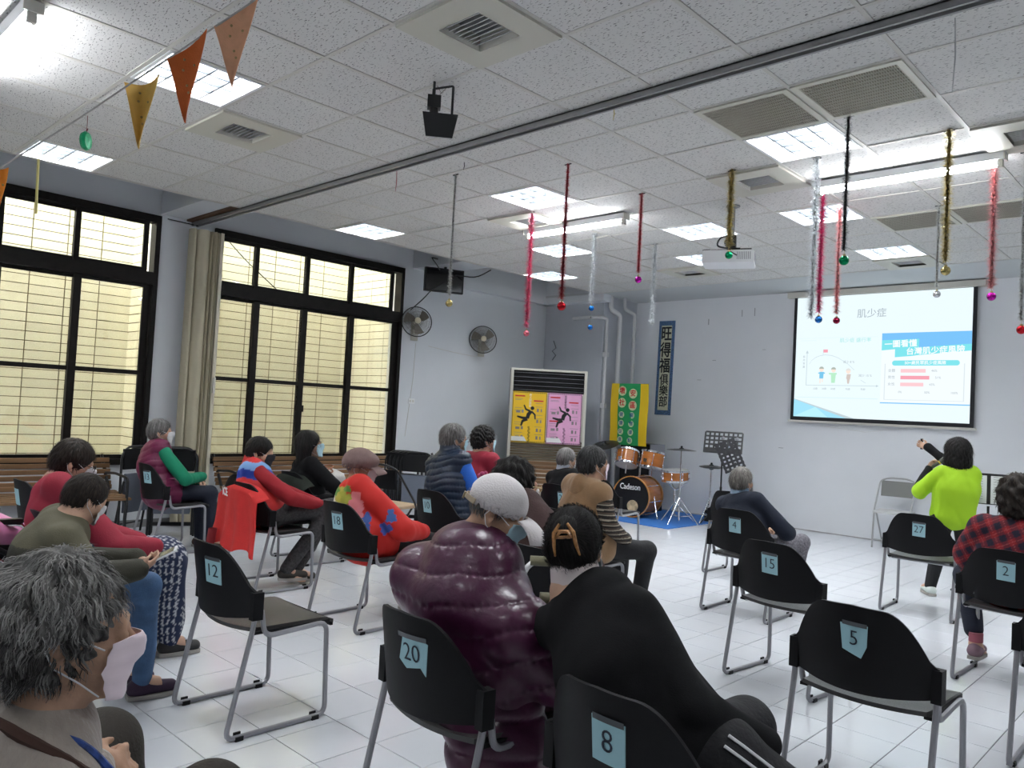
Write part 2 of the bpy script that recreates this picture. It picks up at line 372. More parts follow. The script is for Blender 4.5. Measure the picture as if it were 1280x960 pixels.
# ------------------------------------------------------------------ light well outside: cream tiled walls
M_ot = mat('cream_wall_tile', (.76,.725,.585), .45, noise=.06, nscale=3, obj_var=.05)
M_joint = mat('tile_joint', (.16,.12,.07), .8)
ow = grp('wall_outside')
MB().box(-10.9, -10.62, -2, 9.5, -.5, 7).box(-10.62, -9.92, 3.85, 4.62, -.5, 7).box(-10.62, -8.80, 7.12, 9.5, -.5, 7).build('joint_bed', M_joint, ow)
MB().box(-10.62, -8.76, -2, 9.5, -.6, -.5).build('ground', mat('concrete', (.3,.3,.29), .9, noise=.15, nscale=4), ow)
MB().box(-8.78, -8.72, -2, 9.5, ZT, 7).build('upper_wall', M_white, ow)
MB().box(-10.62, -8.76, -2.1, -2, -.5, 7).build('side_wall', M_ot, ow)
TW, TH, g_ = .40, .112, .010
spots = []
def facade(o, u, length, nrm, z0=-.5, z1=7.):
    nh = int(round(length/TW)); tw = length/nh
    for a in range(nh):
        for b in range(int((z1-z0)/TH)):
            spots.append((Vector(o)+Vector(u)*(a*tw)+Vector((0,0,z0-o[2]+b*TH)), Vector(u), Vector(nrm), tw))
facade((-10.62,-2,0), (0,1,0), 5.85, (1,0,0)); facade((-10.62,3.85,0), (1,0,0), .70, (0,-1,0)); facade((-9.92,3.85,0), (0,1,0), .77, (1,0,0)); facade((-9.92,4.62,0), (-1,0,0), .70, (0,1,0))
facade((-10.62,4.62,0), (0,1,0), 2.5, (1,0,0)); facade((-10.62,7.12,0), (1,0,0), 1.82, (0,-1,0))
def seen(p):
    if not in_view(p, 0): return False
    t = (XW-CAM.x)/(p.x-CAM.x); q = CAM+(p-CAM)*t
    return (W1a < q.y < W1b or W2a < q.y < W2b) and .72 < q.z < ZH
def tilev(P, u, n, tw):
    a = P+u*g_/2+Vector((0,0,g_/2)); b = P+u*(tw-g_/2)+Vector((0,0,g_/2)); c = P+u*(tw-g_/2)+Vector((0,0,TH-g_/2)); d = P+u*g_/2+Vector((0,0,TH-g_/2)); h = n*.008; e = (u*.002+Vector((0,0,.002)));
    return [a, b, c, d, a+h+u*.003, b+h-u*.003, c+h-u*.003, d+h+u*.003]
TF = [(4,5,6,7),(0,1,5,4),(1,2,6,5),(2,3,7,6),(3,0,4,7)]
def flipf(u, n): return u.cross(Vector((0,0,1))).dot(n) < 0
sv = sorted(spots, key=lambda s: ((s[0]-CAM).length if seen(s[0]+Vector((0,0,.05))) else 999))
cache = {}
for P, u, n, tw in sv[:300]:
    k = (tuple(u), tuple(n), round(tw, 4))
    if k not in cache: cache[k] = MB().add(tilev(Vector((0,0,0)), u, n, tw), [f[::-1] for f in TF] if flipf(u, n) else TF).mesh('wall_tile', M_ot)
    link('wall_tile', cache[k], ow, P)
rest = MB()
for P, u, n, tw in sv[300:]: rest.add(tilev(P, u, n, tw), [f[::-1] for f in TF] if flipf(u, n) else TF)
r = rest.build('wall_tile', M_ot, ow); r['kind'] = 'stuff'

# ------------------------------------------------------------------ the numbered sled-base chairs
M_seat = mat('seat_plastic', (.045,.043,.042), .38, noise=.1, nscale=5, bump=.12, bscale=700)
M_back = mat('back_plastic', (.007,.007,.008), .52, bump=.15, bscale=600, spec=.18)
M_paper = mat('pale_blue_paper', (.36,.60,.66), .55)
M_ink = mat('black_ink', (.012,.02,.04), .6)
M_tape = mat('clear_tape', (.10,.11,.12), .15)
def shell(fn_a, fn_b, nu, nv):        # closed sheet between two surfaces
    V = [fn_a(i/nu, j/nv) for j in range(nv+1) for i in range(nu+1)]; n = len(V); V += [fn_b(i/nu, j/nv) for j in range(nv+1) for i in range(nu+1)]
    F = []; w = nu+1
    for j in range(nv):
        for i in range(nu):
            a = j*w+i; F.append((a, a+1, a+w+1, a+w)); F.append((n+a, n+a+w, n+a+w+1, n+a+1))
    e = [i for i in range(w)]+[j*w+nu for j in range(1, nv+1)]+[nv*w+i for i in range(nu-1, -1, -1)]+[j*w for j in range(nv-1, 0, -1)]
    for k in range(len(e)):
        a, b = e[k], e[(k+1) % len(e)]; F.append((a, n+a, n+b, b))
    return V, F
def back_y(x, z): return -.132-.095*(1-min(1, (x/.25)**2))-.17*(z-.5)*(1-.35*min(1, (x/.26)**2))
def back_top(x):
    a = abs(x)
    if a < .10: return .795-.06*a
    if a < .235: t = (a-.10)/.135; return .789-.165*t*t
    return .624-.02*min(1, (a-.235)/.02)
def back_bot(x): return .475+.022*(x/.25)**2
def make_chair():
    c = thing('stacking_chair', '', 'chair')
    def A(u, v):
        x = -.262+.524*u; z = back_bot(x)+(back_top(x)-back_bot(x))*v; return (x, back_y(x, z), z)
    def B(u, v):
        x, y, z = A(u, v); return (x*.985, y+.013, z)
    b = MB(); V, F = shell(A, B, 36, 10); b.add(V, F)
    for s in (-1, 1):                                              # the sleeves around the tubes
        b.M = Matrix.Translation((s*.253, -.128, 0)); b.prism([(-.017,-.024),(.017,-.024),(.019,.022),(-.019,.022)], .488, .603); b.M = None
    b.build('backrest', M_back, c, smooth=50)
    def T(u, v):
        x = (-.5+u)*(.44+.03*v); y = -.135+.405*v; e = (2*u-1)
        z = .443-.012*(1-e*e)*(1-abs(v-.4))-.016*max(0, (v-.86)/.14)**2+.006*max(0, (.12-v)/.12); y += -.035*(1-e*e)*(1-v)
        return (x, y, z)
    def U(u, v):
        x, y, z = T(u, v); return (x, y, z-.016)
    s = MB(); V, F = shell(T, U, 16, 12); s.add(V, F)
    n0 = len(s.f); s.build('seat', M_seat, c, smooth=50)
    r = MB()
    for sx in (-1, 1): r.box(sx*.222-.014 if sx > 0 else sx*.222-.014, sx*.222+.014, -.12, .25, .418, .430)
    r.prism([(.258,.398),(.272,.398),(.272,.424),(.258,.43)], -.23, .23, Matrix(((0,0,1,0),(1,0,0,0),(0,1,0,0),(0,0,0,1)))).build('seat_rim', M_black, c)
    for sx in (-1, 1):
        x = sx*.252
        MB().tube(bend([(x,-.128,.53),(x,-.134,.47),(x,-.235,.012),(x,.24,.012),(x*.985,.225,.425),(x*.95,.12,.415),(x*.955,-.075,.405),(x*.98,-.10,.52)], .045), .0115, 8).build('sled_leg', M_steel, c, smooth=True)
        for y in (-.175, .185):
            MB().box(x-.016, x+.016, y-.017, y+.017, 0, .018).box(x-.016, x-.008, y-.015, y+.015, .018, .03).build('foot_glide', M_black, c)
    MB().tube([(-.235,.20,.412),(.235,.20,.412)], .009, 8).tube([(-.235,-.02,.402),(.235,-.02,.402)], .009, 8).build('crossbar', M_steel, c, smooth=True)
    return c
chair0 = make_chair()
free_ = [chair0]
def number_sheet(c, num, tilt, dx, w=.090, h=.108, torn=0, z0=.675):
    # a sheet of paper taped to the rear face, bent along the shell
    V = []; n = 6; P = [(-w/2,-h/2),(w/2,-h/2),(w/2,h/2),(-w/2,h/2)]
    if torn == 1: w, h = .122, .104
    if torn == 1: P = [(-w*.5,-h*.28),(-w*.22,-h*.5),(w*.28,-h*.36),(w*.40,-h*.58),(w*.5,h*.38),(w*.1,h*.55),(-w*.3,h*.42)]
    if torn == 2: P = [(-w*.45,-h*.42),(w*.28,-h*.62),(w*.48,-h*.2),(w*.5,h*.5),(-w*.55,h*.45)]
    P = [(P[i][0]+(P[(i+1) % len(P)][0]-P[i][0])*k/5, P[i][1]+(P[(i+1) % len(P)][1]-P[i][1])*k/5) for i in range(len(P)) for k in range(5)]
    ca, sa = math.cos(tilt), math.sin(tilt)
    def on(x, z, off): X = -dx-(x*ca-z*sa); Z = z0+(x*sa+z*ca); return (-X, back_y(X, Z)-off, Z)
    b = MB(); m = len(P); V = [on(x, z, .0) for x, z in P]; V += [on(x, z, .0025) for x, z in P]; V += [on(x*.5, z*.5, .0025) for x, z in P]; V.append(on(0, 0, .0025))
    F = [(i, (i+1) % m, m+(i+1) % m, m+i) for i in range(m)]+[(m+i, m+(i+1) % m, 2*m+(i+1) % m, 2*m+i) for i in range(m)]+[(2*m+i, 2*m+(i+1) % m, 3*m) for i in range(m)]
    o = b.add(V, F).build('number_sheet', M_paper, c)
    if not num.strip(): return
    me = text_mesh(num, .078, .0006, bold=-.0008); me.materials.clear(); me.materials.append(M_ink)
    for v in me.vertices: x, z, e = v.co.x*.9, v.co.y, v.co.z; v.co = on(x, z, .0045+e)
    link('numeral', me, o)
    t = MB(); t.add(*shell(lambda u, v: on(-w*.46+w*.94*u, h*(.42+.14*v), .0042), lambda u, v: on(-w*.46+w*.94*u, h*(.42+.14*v), .0036), 6, 1)).build('adhesive_tape', M_tape, o)
def chair(x, y, label, num=None, rz=0., tilt=0., dx=0., torn=0):
    c = chair0 if free_ else copy_tree(chair0); free_.clear()
    c.location = (x, y, 0); c.rotation_euler = (0, 0, rz); c['label'] = label; c['group'] = 'numbered black sled-base chairs'; late.append((c, num, tilt, dx, torn)); return c
late = []
C = {}
C['12'] = chair(-3.29, 1.82, 'empty black chair with pale blue sheet numbered 12', '12', tilt=-.06, dx=0.08)
C['5'] = chair(-1.04, 3.165, 'empty black chair with torn blue sheet numbered 5', '5', tilt=-.04, torn=2, dx=0.01)
C['15'] = chair(-1.88, 4.30, 'empty black chair with blue sheet numbered 15', '15', rz=-.10, tilt=-.04, dx=0.02)
C['4'] = chair(-2.76, 5.56, 'black chair numbered 4 under the person in a navy sweater', '4', tilt=-.03, dx=0.01)
C['27'] = chair(-1.9, 6.82, 'empty black chair numbered 27 in front of the standing speaker', '27', rz=.03, tilt=-.04, dx=0.02)
C['20'] = chair(-1.87, 1.80, 'black chair with torn sheet numbered 20 under the purple jacket', '20', rz=-.06, tilt=-.02, torn=1, dx=0.05)
C['8'] = chair(-1.08, 1.75, 'large foreground black chair with blue sheet numbered 8', '8', rz=-.06, tilt=-.06, dx=0.03)
C['18'] = chair(-4.23, 3.10, 'black chair numbered 18 under the person in a red flowered shawl', '18', rz=.02, tilt=.0, dx=0.04)
C['10'] = chair(-4.55, 4.15, 'black chair numbered 10 under the person in a navy quilted vest', '10', tilt=.02, dx=0)
C['9'] = chair(-2.52, 3.02, 'black chair numbered 9 under the person in a brown top', '9', tilt=-.05, dx=-0.05)
C['24'] = chair(-4.55, 5.62, 'black chair numbered 24 under the small grey-haired person', '24', dx=0.1)
C['2'] = chair(-1.0, 5.35, 'black chair numbered 2 under the person in a red plaid shirt', '2', rz=-.04, tilt=-.03, dx=0.01)
C['13'] = chair(-7.15, 3.05, 'black chair numbered 13 under the person with green sleeves', '13', rz=-.03, dx=0.09)
C['6'] = chair(-4.50, 1.50, 'black chair at the left edge with a blue sheet numbered 6', '6', dx=-0.04)
C['j'] = chair(-5.45, 3.10, 'black chair draped with a red jacket')
C['e'] = chair(-.50, 4.22, 'chair cut off at the right edge of the picture')
C['4b'] = chair(-3.50, 6.87, 'black chair standing just beyond the chair numbered 4, at its left')
C['14'] = chair(-3.39, 4.25, 'chair under the person in a camel hooded vest', rz=-.06)
C['14b'] = chair(-4.95, 6.72, 'empty chair beyond the camel vest, its front leg showing against the drums')
C['L'] = chair(-6.02, 1.80, 'black chair at the left edge beyond the seated person in red', ' ')
C['P2'] = chair(-3.72, .95, 'black chair under the person in an olive jacket')
C['P6'] = chair(-6.15, 3.90, 'black chair under the person with long black hair')
C['P9'] = chair(-5.25, 5.05, 'black chair under the person in a crimson top')
C['P1'] = chair(-1.62, .46, 'black chair under the curly grey-haired person nearest the camera')
for c, num, tilt, dx, torn in late:
    if num: number_sheet(c, num, tilt, dx, torn=torn)

# ------------------------------------------------------------------ tinsel garlands and baubles
def cur(name, v, rough=.28, metal=.8): return mat(name, v, rough, metal)
TC = dict(silver=(.62,.62,.60), red=(.45,.03,.04), pink=(.80,.16,.30), rose=(.70,.12,.14), white=(.85,.87,.88), gold=(.55,.45,.18), magenta=(.72,.05,.22), dark=(.14,.14,.14), pinkw=(.80,.42,.42))
BC = dict(gold=(.45,.36,.14), red=(.50,.01,.02), magenta=(.50,.01,.35), blue=(.01,.13,.42), green=(.0,.28,.10), silver=(.6,.6,.62), rosy=(.55,.12,.16), darkred=(.30,.01,.05))
GA = [((-4.71,4.14),2.33,'silver','gold','thin silver tinsel garland, leftmost, hanging before the black television'), ((-3.79,4.45),2.29,'red','red','long thin dark red tinsel garland ending above a red bauble'),
 ((-4.97,5.35),2.22,'pink','rosy','thick pink tinsel garland hanging left of the thin dark red one'), ((-3.77,5.40),2.64,'rose','magenta','short red tinsel garland with a magenta bauble, left of the projector'),
 ((-5.00,6.35),2.59,'white','blue','white tinsel garland with two blue baubles'), ((-4.73,7.07),2.44,'white',None,'white tinsel garland above the vertical banner, without a bauble'),
 ((-2.87,5.26),2.73,'gold','green','short gold tinsel garland hanging in front of the projector'), ((-2.26,5.34),2.19,'white',None,'white tinsel garland at the left edge of the screen, without a bauble'),
 ((-2.57,6.21),2.35,'magenta','blue','magenta tinsel garland with a blue bauble before the screen'), ((-1.81,4.71),2.49,'dark','green','dark thin tinsel garland with a green bauble'),
 ((-2.61,6.68),2.40,'pinkw','darkred','pale pink tinsel garland with a dark red bauble before the screen'), ((-1.93,7.02),2.63,'silver','silver','grey silver tinsel garland with a silver bauble above the screen'),
 ((-1.41,5.29),2.49,'gold','gold','long fluffy gold tinsel garland right of the long tube lamp centre'), ((-1.32,6.03),2.43,'pinkw','magenta','pink and silver tinsel garland with a magenta bauble, right of the screen'),
 ((-1.13,5.97),2.19,'silver','red','silver tinsel garland cut by the right edge of the picture')]
BL = ['gold bauble under the leftmost silver tinsel', 'large red bauble under the thin dark red tinsel', 'rosy bauble under the thick pink tinsel', 'magenta bauble left of the projector', 'blue bauble under white tinsel, upper one of two', '', 'green bauble in front of the projector', '',
 'blue bauble in front of the screen', 'green bauble above the screen on the dark tinsel', 'dark red bauble in front of the screen', 'silver bauble at the top edge of the screen', 'gold bauble above the screen', 'magenta bauble right of the screen', 'red bauble at the right edge of the picture']
def bauble(p, col, r, label):
    o = thing('bauble', label, 'ornament', p, group='christmas baubles')
    MB().ball((0,0,0), r, 18).build('ball', mat('bauble_'+col, BC[col], .18, .85), o, smooth=True)
    MB().lathe([(.001,r+.008),(.009,r+.008),(.009,r-.004),(.001,r-.004)], 10).tube([(0,0,r+.006),(0,0,r+.03)], .0012, 5).build('cap', mat('gold_cap', (.6,.5,.25), .3, 1), o)
for k, ((x, y), zb, tc_, bc, lab) in enumerate(GA):
    t = thing('tinsel_garland', lab, 'tinsel', (x, y, ZC), group='tinsel garlands hanging from the ceiling'); L = ZC-zb
    MB().tube([(0,0,0),(0,0,-L)], .007, 6).build('core_wire', mat('tin_core_'+tc_, tuple(c*.55 for c in TC[tc_]), .4, .5), t)
    b = MB(); n = int(L*2600); R = .030 if tc_ in ('red','dark') else .050 if tc_ in ('pink','white','gold','magenta','pinkw') else .028
    if k in (0, 10, 12): R *= .9
    for q in range(n):
        z = -random.random()*L; a = random.random()*2*PI; rr = R*(.5+.7*random.random())*(1 if k != 1 else (.7+.6*(-z/L))); w = .0055; el = random.uniform(-.6, .6)
        d = Vector((math.cos(a)*math.cos(el), math.sin(a)*math.cos(el), math.sin(el)-.15)); s_ = d.cross(Vector((0,0,1))).normalized()*w; z0 = Vector((0,0,z))
        b.add([z0-s_, z0+s_, z0+d*rr+Vector((0,0,.002))], [(0,1,2)])
    o = b.build('tinsel_fringe', mat('tinsel_'+tc_, TC[tc_], .30, .55), t); o['kind'] = 'stuff'
    MB().box(-.03, .03, -.004, .004, -.006, 0).build('hook', M_blackm, t)
    if bc: bauble((x+.004, y, zb-.062 if k else zb-.07), bc, .034 if k == 1 else .029, BL[k])
    if k == 4: bauble((x, y, zb-.26), 'blue', .027, 'blue bauble under white tinsel, lower one of two'); MB().tube([(0,0,.03),(0,0,.20)], .0012, 5).ball((.01,0,.10), .012, 6, sc=(1,1,1.6)).build('thread', M_chrome, bpy.data.objects['bauble.005'])
# ------------------------------------------------------------------ pennant string, top left
def P3(x, y, z): return Vector((x, y, z))
pa = P3(-3.05, .36, 1.93); pb = P3(-1.90, 1.22, 2.86)
STR = [(-3.0,.50,1.90),(-2.69,.58,2.055),(-2.52,.73,2.21),(-2.40,.85,2.345),(-2.32,.91,2.41),(-2.25,.98,2.49),(-2.15,1.07,2.59),(-1.95,1.25,2.80),(-1.75,1.45,3.30)]
tag(MB().tube(bend(STR, .06, 3), .0028, 5).build('pennant_string', mat('white_string', (.5,.48,.46), .8), smooth=True), 'thin string stretched across the top left of the picture carrying pennants', 'string')
def pennant(a, b_, tip, col, label, fold):
    a, b_, tip = Vector(a), Vector(b_), Vector(tip); o = thing('pennant', label, 'pennant', a, group='felt pennants on the string'); n = (b_-a).cross(tip-a).normalized()
    def f(off):
        def g(u, v):
            p = (a*(1-u)+b_*u)*(1-v)+tip*v*1.0-a; return p+n*(fold*math.sin(u*PI)*(1-v*.6)+off+.008*math.sin(v*5)*(1-v))
        return g
    V, F = shell(f(.0012), f(-.0012), 10, 14); MB().add(V, F).build('felt', mat('felt_'+label[:12], col, .9, noise=.06, nscale=30, bump=.2, bscale=200), o, smooth=60)
    d = MB()
    for u, v in ((.3,.25),(.7,.3),(.45,.5),(.6,.62),(.35,.12)): d.ball(f(-.002)(u, v), .004, 8); d.ball(f(.002)(u, v), .004, 8)
    q = d.build('bead', mat('brass_bead', (.45,.33,.15), .3, .9), o); q['kind'] = 'stuff'
pennant((-2.43,.82,2.33),(-2.38,.90,2.37),(-2.40,.86,2.14),(.80,.52,.13),'folded yellow felt pennant, left of the orange ones', .05)
pennant((-2.33,.90,2.40),(-2.235,.97,2.49),(-2.30,.95,2.22),(.62,.14,.03),'dark orange felt pennant in the middle of the string', .02)
pennant((-2.235,.99,2.505),(-2.14,1.075,2.605),(-2.20,1.04,2.33),(.80,.42,.25),'pale peach felt pennant nearest the top edge', .012)
pennant((-2.70,.56,2.05),(-2.67,.60,2.06),(-2.69,.585,1.90),(.85,.28,.03),'orange pennant cut off at the left edge of the picture', .015)
t = thing('disc_ornament', 'round green glitter disc hanging from the pennant string', 'ornament', (-2.50,.75,2.148))
b = MB(); b.lathe([(.0001,-.010),(.024,-.008),(.028,0),(.024,.008),(.0001,.010)], 20, Matrix.Rotation(-.7, 4, 'Z') @ Matrix.Rotation(PI/2, 4, 'X')); b.build('disc', mat('green_glitter', (.0,.36,.14), .35, .3, noise=.4, nscale=80), t, smooth=50)
MB().tube([(0,0,.028),(.003,0,.05),(0,0,.075)], .001, 4).tube([(-.012,0,.032),(0,0,.028),(.012,0,.034)], .0014, 4).build('ribbon_loop', mat('dark_red_string', (.2,.03,.03), .8), t)
tag(MB().tube(bend([(-2.61,.66,2.09),(-2.612,.662,2.02),(-2.60,.66,1.97),(-2.615,.665,1.93)], .02, 3), .004, 5).build('ribbon', mat('yellow_ribbon', (.75,.65,.25), .7), smooth=True), 'pale yellow ribbon scrap hanging from the string at the left', 'ribbon')
for (x, y, l, c, lab) in ((-4.95,3.73,.17,(.35,.02,.03),'short dark red thread hanging from the curtain track'), (-2.83,3.72,.075,(.65,.5,.12),'scrap of yellow paper hanging from the curtain track'), (-1.0,3.78,.34,(.5,.5,.5),'long grey thread hanging from the ceiling near the curtain track'), (-4.35,3.9,.06,(.03,.03,.03),'short black scrap hanging from the ceiling beyond the curtain track')):
    tag(MB().tube([(x,y,ZC-.03),(x+.006,y,ZC-.03-l*.5),(x-.002,y,ZC-.03-l)], [.002,.003,.0015], 5).build('hanging_thread', mat('thr'+lab[:14], c, .7)), lab, 'thread')

# ------------------------------------------------------------------ flood light
t = thing('flood_light', 'black flood light hanging from the ceiling on a bracket', 'lamp', (-3.47,2.87,ZC), rot=(0,0,.9)); t.scale = (.85,.85,.72)
MB().tube(bend([(-.02,0,0),(-.02,0,-.06),(.11,.0,-.02),(.11,0,-.30)], .012, 3), .009, 8).build('bracket', M_blackm, t, smooth=True)
b = MB(); b.M = Matrix.Translation((.03,0,-.33)) @ Matrix.Rotation(.35, 4, 'X')
b.add([(-.12,-.05,.07),(.12,-.05,.07),(.12,.05,.07),(-.12,.05,.07),(-.09,-.07,-.11),(.09,-.07,-.11),(.09,.07,-.11),(-.09,.07,-.11)], [(0,1,2,3),(7,6,5,4),(0,4,5,1),(1,5,6,2),(2,6,7,3),(3,7,4,0)])
b.M = None; b.build('lamp_head', M_blackm, t)
MB().box(-.06,.03,-.035,.035,-.22,-.12).tube([(-.02,0,-.06),(-.02,0,-.14)], .012, 8).tube([(-.02,0,-.2),(-.01,0,-.27)], .03, 10).build('driver_box', M_blackm, t)
MB().tube([(.0,.0,-.03),(.03,.02,-.08),(.06,-.01,-.05),(.02,.0,-.1)], .003, 5).build('cable', mat('grey_cable', (.25,.22,.2), .6), t)

# ------------------------------------------------------------------ television on its pole
t = thing('television', 'black flat television hanging from the ceiling beyond the second window', 'television', (-7.95,6.88,3.13), rot=(0,0,1.14))
MB().box(-.27,.27,-.03,.03,-.16,.16).build('casing', M_black, t); MB().box(-.25,.25,-.033,-.03,-.14,.14).build('screen', mat('screen_off', (.004,.004,.005), .12), t)
MB().tube([(.03,.06,.05),(.03,.06,.45)], .02, 10).box(-.05,.10,.02,.1,-.05,.07).box(-.04,.10,.0,.12,.22,.228).build('ceiling_mount', M_blackm, t)
def cable(pts, r, lab, m=M_blackm, n=3): return tag(MB().tube(bend(pts, .12, n), r, 6).build('cable', m, smooth=True), lab, 'cable')
cable([(-8.30,6.62,2.72),(-8.0,6.6,2.86),(-7.93,6.66,2.98),(-7.86,6.85,3.10)], .008, 'black cable running from the window to the television')
cable([(-7.86,7.0,3.22),(-7.55,7.1,3.17),(-7.38,7.2,3.28)], .008, 'black cable sagging from the television to the ceiling edge')
cable([(-7.95,6.75,3.40),(-7.85,6.55,3.38),(-7.8,6.6,3.30),(-7.93,6.78,3.26)], .007, 'black cable looped beside the television mount')
cable([(-8.44,3.38,3.28),(-8.42,3.7,3.27)], .006, 'thin dark wire across the top of the column')
cable([(-8.75,4.15,3.30),(-8.75,4.45,3.05),(-8.75,4.9,2.75)], .006, 'loose wire slanting across the upper panes of the second window')

# ------------------------------------------------------------------ wall fans
def fan(loc, rz, label):
    t = thing('wall_fan', label, 'fan', loc, rz, group='oscillating wall fans')   # local +x points into the room
    MB().box(0,.045,-.05,.05,-.13,.13).box(.045,.075,-.028,.028,-.05,.06).build('wall_bracket', M_ivory, t)
    h = link('motor_head', None, t); bpy.data.objects.remove(h)
    R = Matrix.Translation((.17,0,.12)) @ Matrix.Rotation(-.12, 4, 'Y') @ Matrix.Rotation(PI/2, 4, 'Y')
    MB().tube([(.05,0,.0),(.09,0,.08)], .02, 10).lathe([(.001,-.09),(.05,-.085),(.062,-.03),(.05,.0),(.001,0)], 18, R).build('motor', M_ivory, t, smooth=50)
    b = MB()
    for k in range(72):
        a = 2*PI*k/72; ca, sa = math.cos(a), math.sin(a)
        pts = [R @ Vector((r*ca, r*sa, z)) for r, z in ((.045,.085),(.12,.075),(.19,.04),(.205,.0),(.19,-.03),(.06,-.06))]; b.tube(pts, .0012, 3, cap=False)
    for r, z in ((.08,.082),(.13,.07),(.17,.055)): b.tube([R @ Vector((r*math.cos(2*PI*k/32), r*math.sin(2*PI*k/32), z)) for k in range(32)], .0014, 4, closed=True)
    b.build('guard', mat('grimy_wire', (.12,.10,.08), .5, .4), t)
    MB().tube([R @ Vector((.207*math.cos(2*PI*k/40), .207*math.sin(2*PI*k/40), 0)) for k in range(40)], .007, 6, closed=True).build('guard_rim', M_blackm, t, smooth=True)
    MB().lathe([(.001,.095),(.03,.095),(.042,.086),(.042,.08),(.001,.08)], 20, R).build('badge', mat('badge_cream', (.68,.62,.45), .4), t, smooth=50)
    bl = MB()
    for k in range(3):
        V = []; 
        for i in range(7):
            for j in range(4):
                r = .03+.15*i/6; a = 2*PI*k/3+(j/3-.5)*(1.1-.3*i/6)+.25*i/6; V.append(R @ Vector((r*math.cos(a), r*math.sin(a), .015-.03*(j/3)+.02)))
        bl.add(V, [(i*4+j, i*4+j+1, i*4+j+5, i*4+j+4) for i in range(6) for j in range(3)])
    bl.build('blades', mat('smoky_blade', (.20,.18,.15), .4), t)
fan((XW+.0,6.86,2.46), -.50, 'grey wall fan nearest the window, turned to the right'); fan((XW-.12,8.28,2.36), -.62, 'grey wall fan nearer the corner, facing the camera')
for (y, z, lab) in ((6.88,1.49,'small white double socket on the column under the wall fan'),):
    t = thing('wall_socket', lab, 'socket', (XW+.002, y, z)); MB().cbox(0,.008,-.055,.055,-.035,.035,.002).build('plate', M_white, t)
    for s in (-1,1): MB().box(.008,.010,s*.025-.013,s*.025+.013,-.014,.014).build('outlet', M_cream, t)
tag(MB().tube([(XW+.006,6.9,2.3),(XW+.006,6.885,1.8),(XW+.006,6.8,1.0)], .003, 4).build('wall_wire', M_cream), 'thin cream wire running down the column from the wall fan', 'wire')
tag(MB().tube([(XW-.114,7.15,2.30),(XW-.114,7.7,2.25),(XW-.114,8.2,2.22)], .004, 4).build('wall_wire', M_cream), 'thin cream wire running along the wall between the two fans', 'wire')

# ------------------------------------------------------------------ folding partition, stacked against the column
t = thing('folding_partition', 'cream folding vinyl partition gathered against the column between the windows', 'partition', (-8.36,3.72,0))
M_vin = mat('cream_vinyl', (.50,.455,.33), .55, noise=.07, nscale=3, bump=.05, bscale=40)
for k, (y0, y1, dx) in enumerate(((-.12,-.05,0.),(-.05,.085,.03),(.085,.12,.01),(.12,.155,.035),(.155,.19,.01))):
    b = MB(); n = 8; V = []
    for j in (0, 1):
        z = .03 if j == 0 else 3.215
        for i in range(n+1): y = y0+(y1-y0)*i/n; V.append((dx+.05*math.sin(PI*i/n), y, z))
        for i in range(n, -1, -1): y = y0+(y1-y0)*i/n; V.append((dx+.05*math.sin(PI*i/n)-.045, y, z))
    m = 2*(n+1); b.add(V, [(i, (i+1) % m, m+(i+1) % m, m+i) for i in range(m)]+[tuple(range(m))[::-1], tuple(range(m, 2*m))]); b.build('fold_panel', M_vin, t, smooth=50)
MB().box(.02,.075,.19,.225,.03,3.215).build('lead_post', mat('cream_post', (.62,.58,.46), .4), t); MB().box(.075,.10,.195,.22,1.45,1.62).build('pull_handle', M_cream, t)

# ------------------------------------------------------------------ slatted benches along the window wall
def bench(y0, y1, label, ends=(0, 1), x=-8.12, rz=0., loc=None):
    t = thing('slatted_bench', label, 'bench', loc or (x, y0, 0), rz, group='slatted wooden benches'); L = y1-y0
    for k in range(6):
        z = .44+.055*k; sl = MB(); sl.cbox(-.012,.012,0,L,-.022,.022,.003)
        sl.build('slat', M_wood, t, loc=(-.10-.028*k*.8, 0, z+.01 if k else .47))
    for k in range(6): MB().cbox(-.03,.03,0,L,-.012,.012,.003).build('slat', M_wood, t, loc=(.40-.075*k, 0, .405+.006*k))
    for e in (0.02, L-.06):
        b = MB()
        b.tube(bend([(.43,0,.0),(.40,0,.20),(.43,0,.385),(-.02,0,.40),(-.30,0,.77)], .05, 3), .017, 6).tube(bend([(-.16,0,0),(-.10,0,.25),(-.02,0,.38)], .05, 3), .017, 6).tube(bend([(.42,0,.38),(.42,0,.60),(.10,0,.62),(-.16,0,.60)], .06, 4), .014, 6)
        b.M = None; o = b.build('iron_end', M_blackm, t, smooth=True, loc=(0, e+.02, 0))
    return t
for o_y0, o_y1, lab in ((.30,2.92,'slatted wooden bench below the first window, behind the seated person in red'), (4.0,6.6,'slatted wooden bench below the second window with bags on it'), (7.2,8.0,'slatted wooden bench against the wall below the fans')):
    bench(o_y0, o_y1, lab)
bench(0, 1.05, 'slatted wooden bench standing in front of the air conditioner', loc=(-7.52,7.55,0), rz=-PI/2+.80)

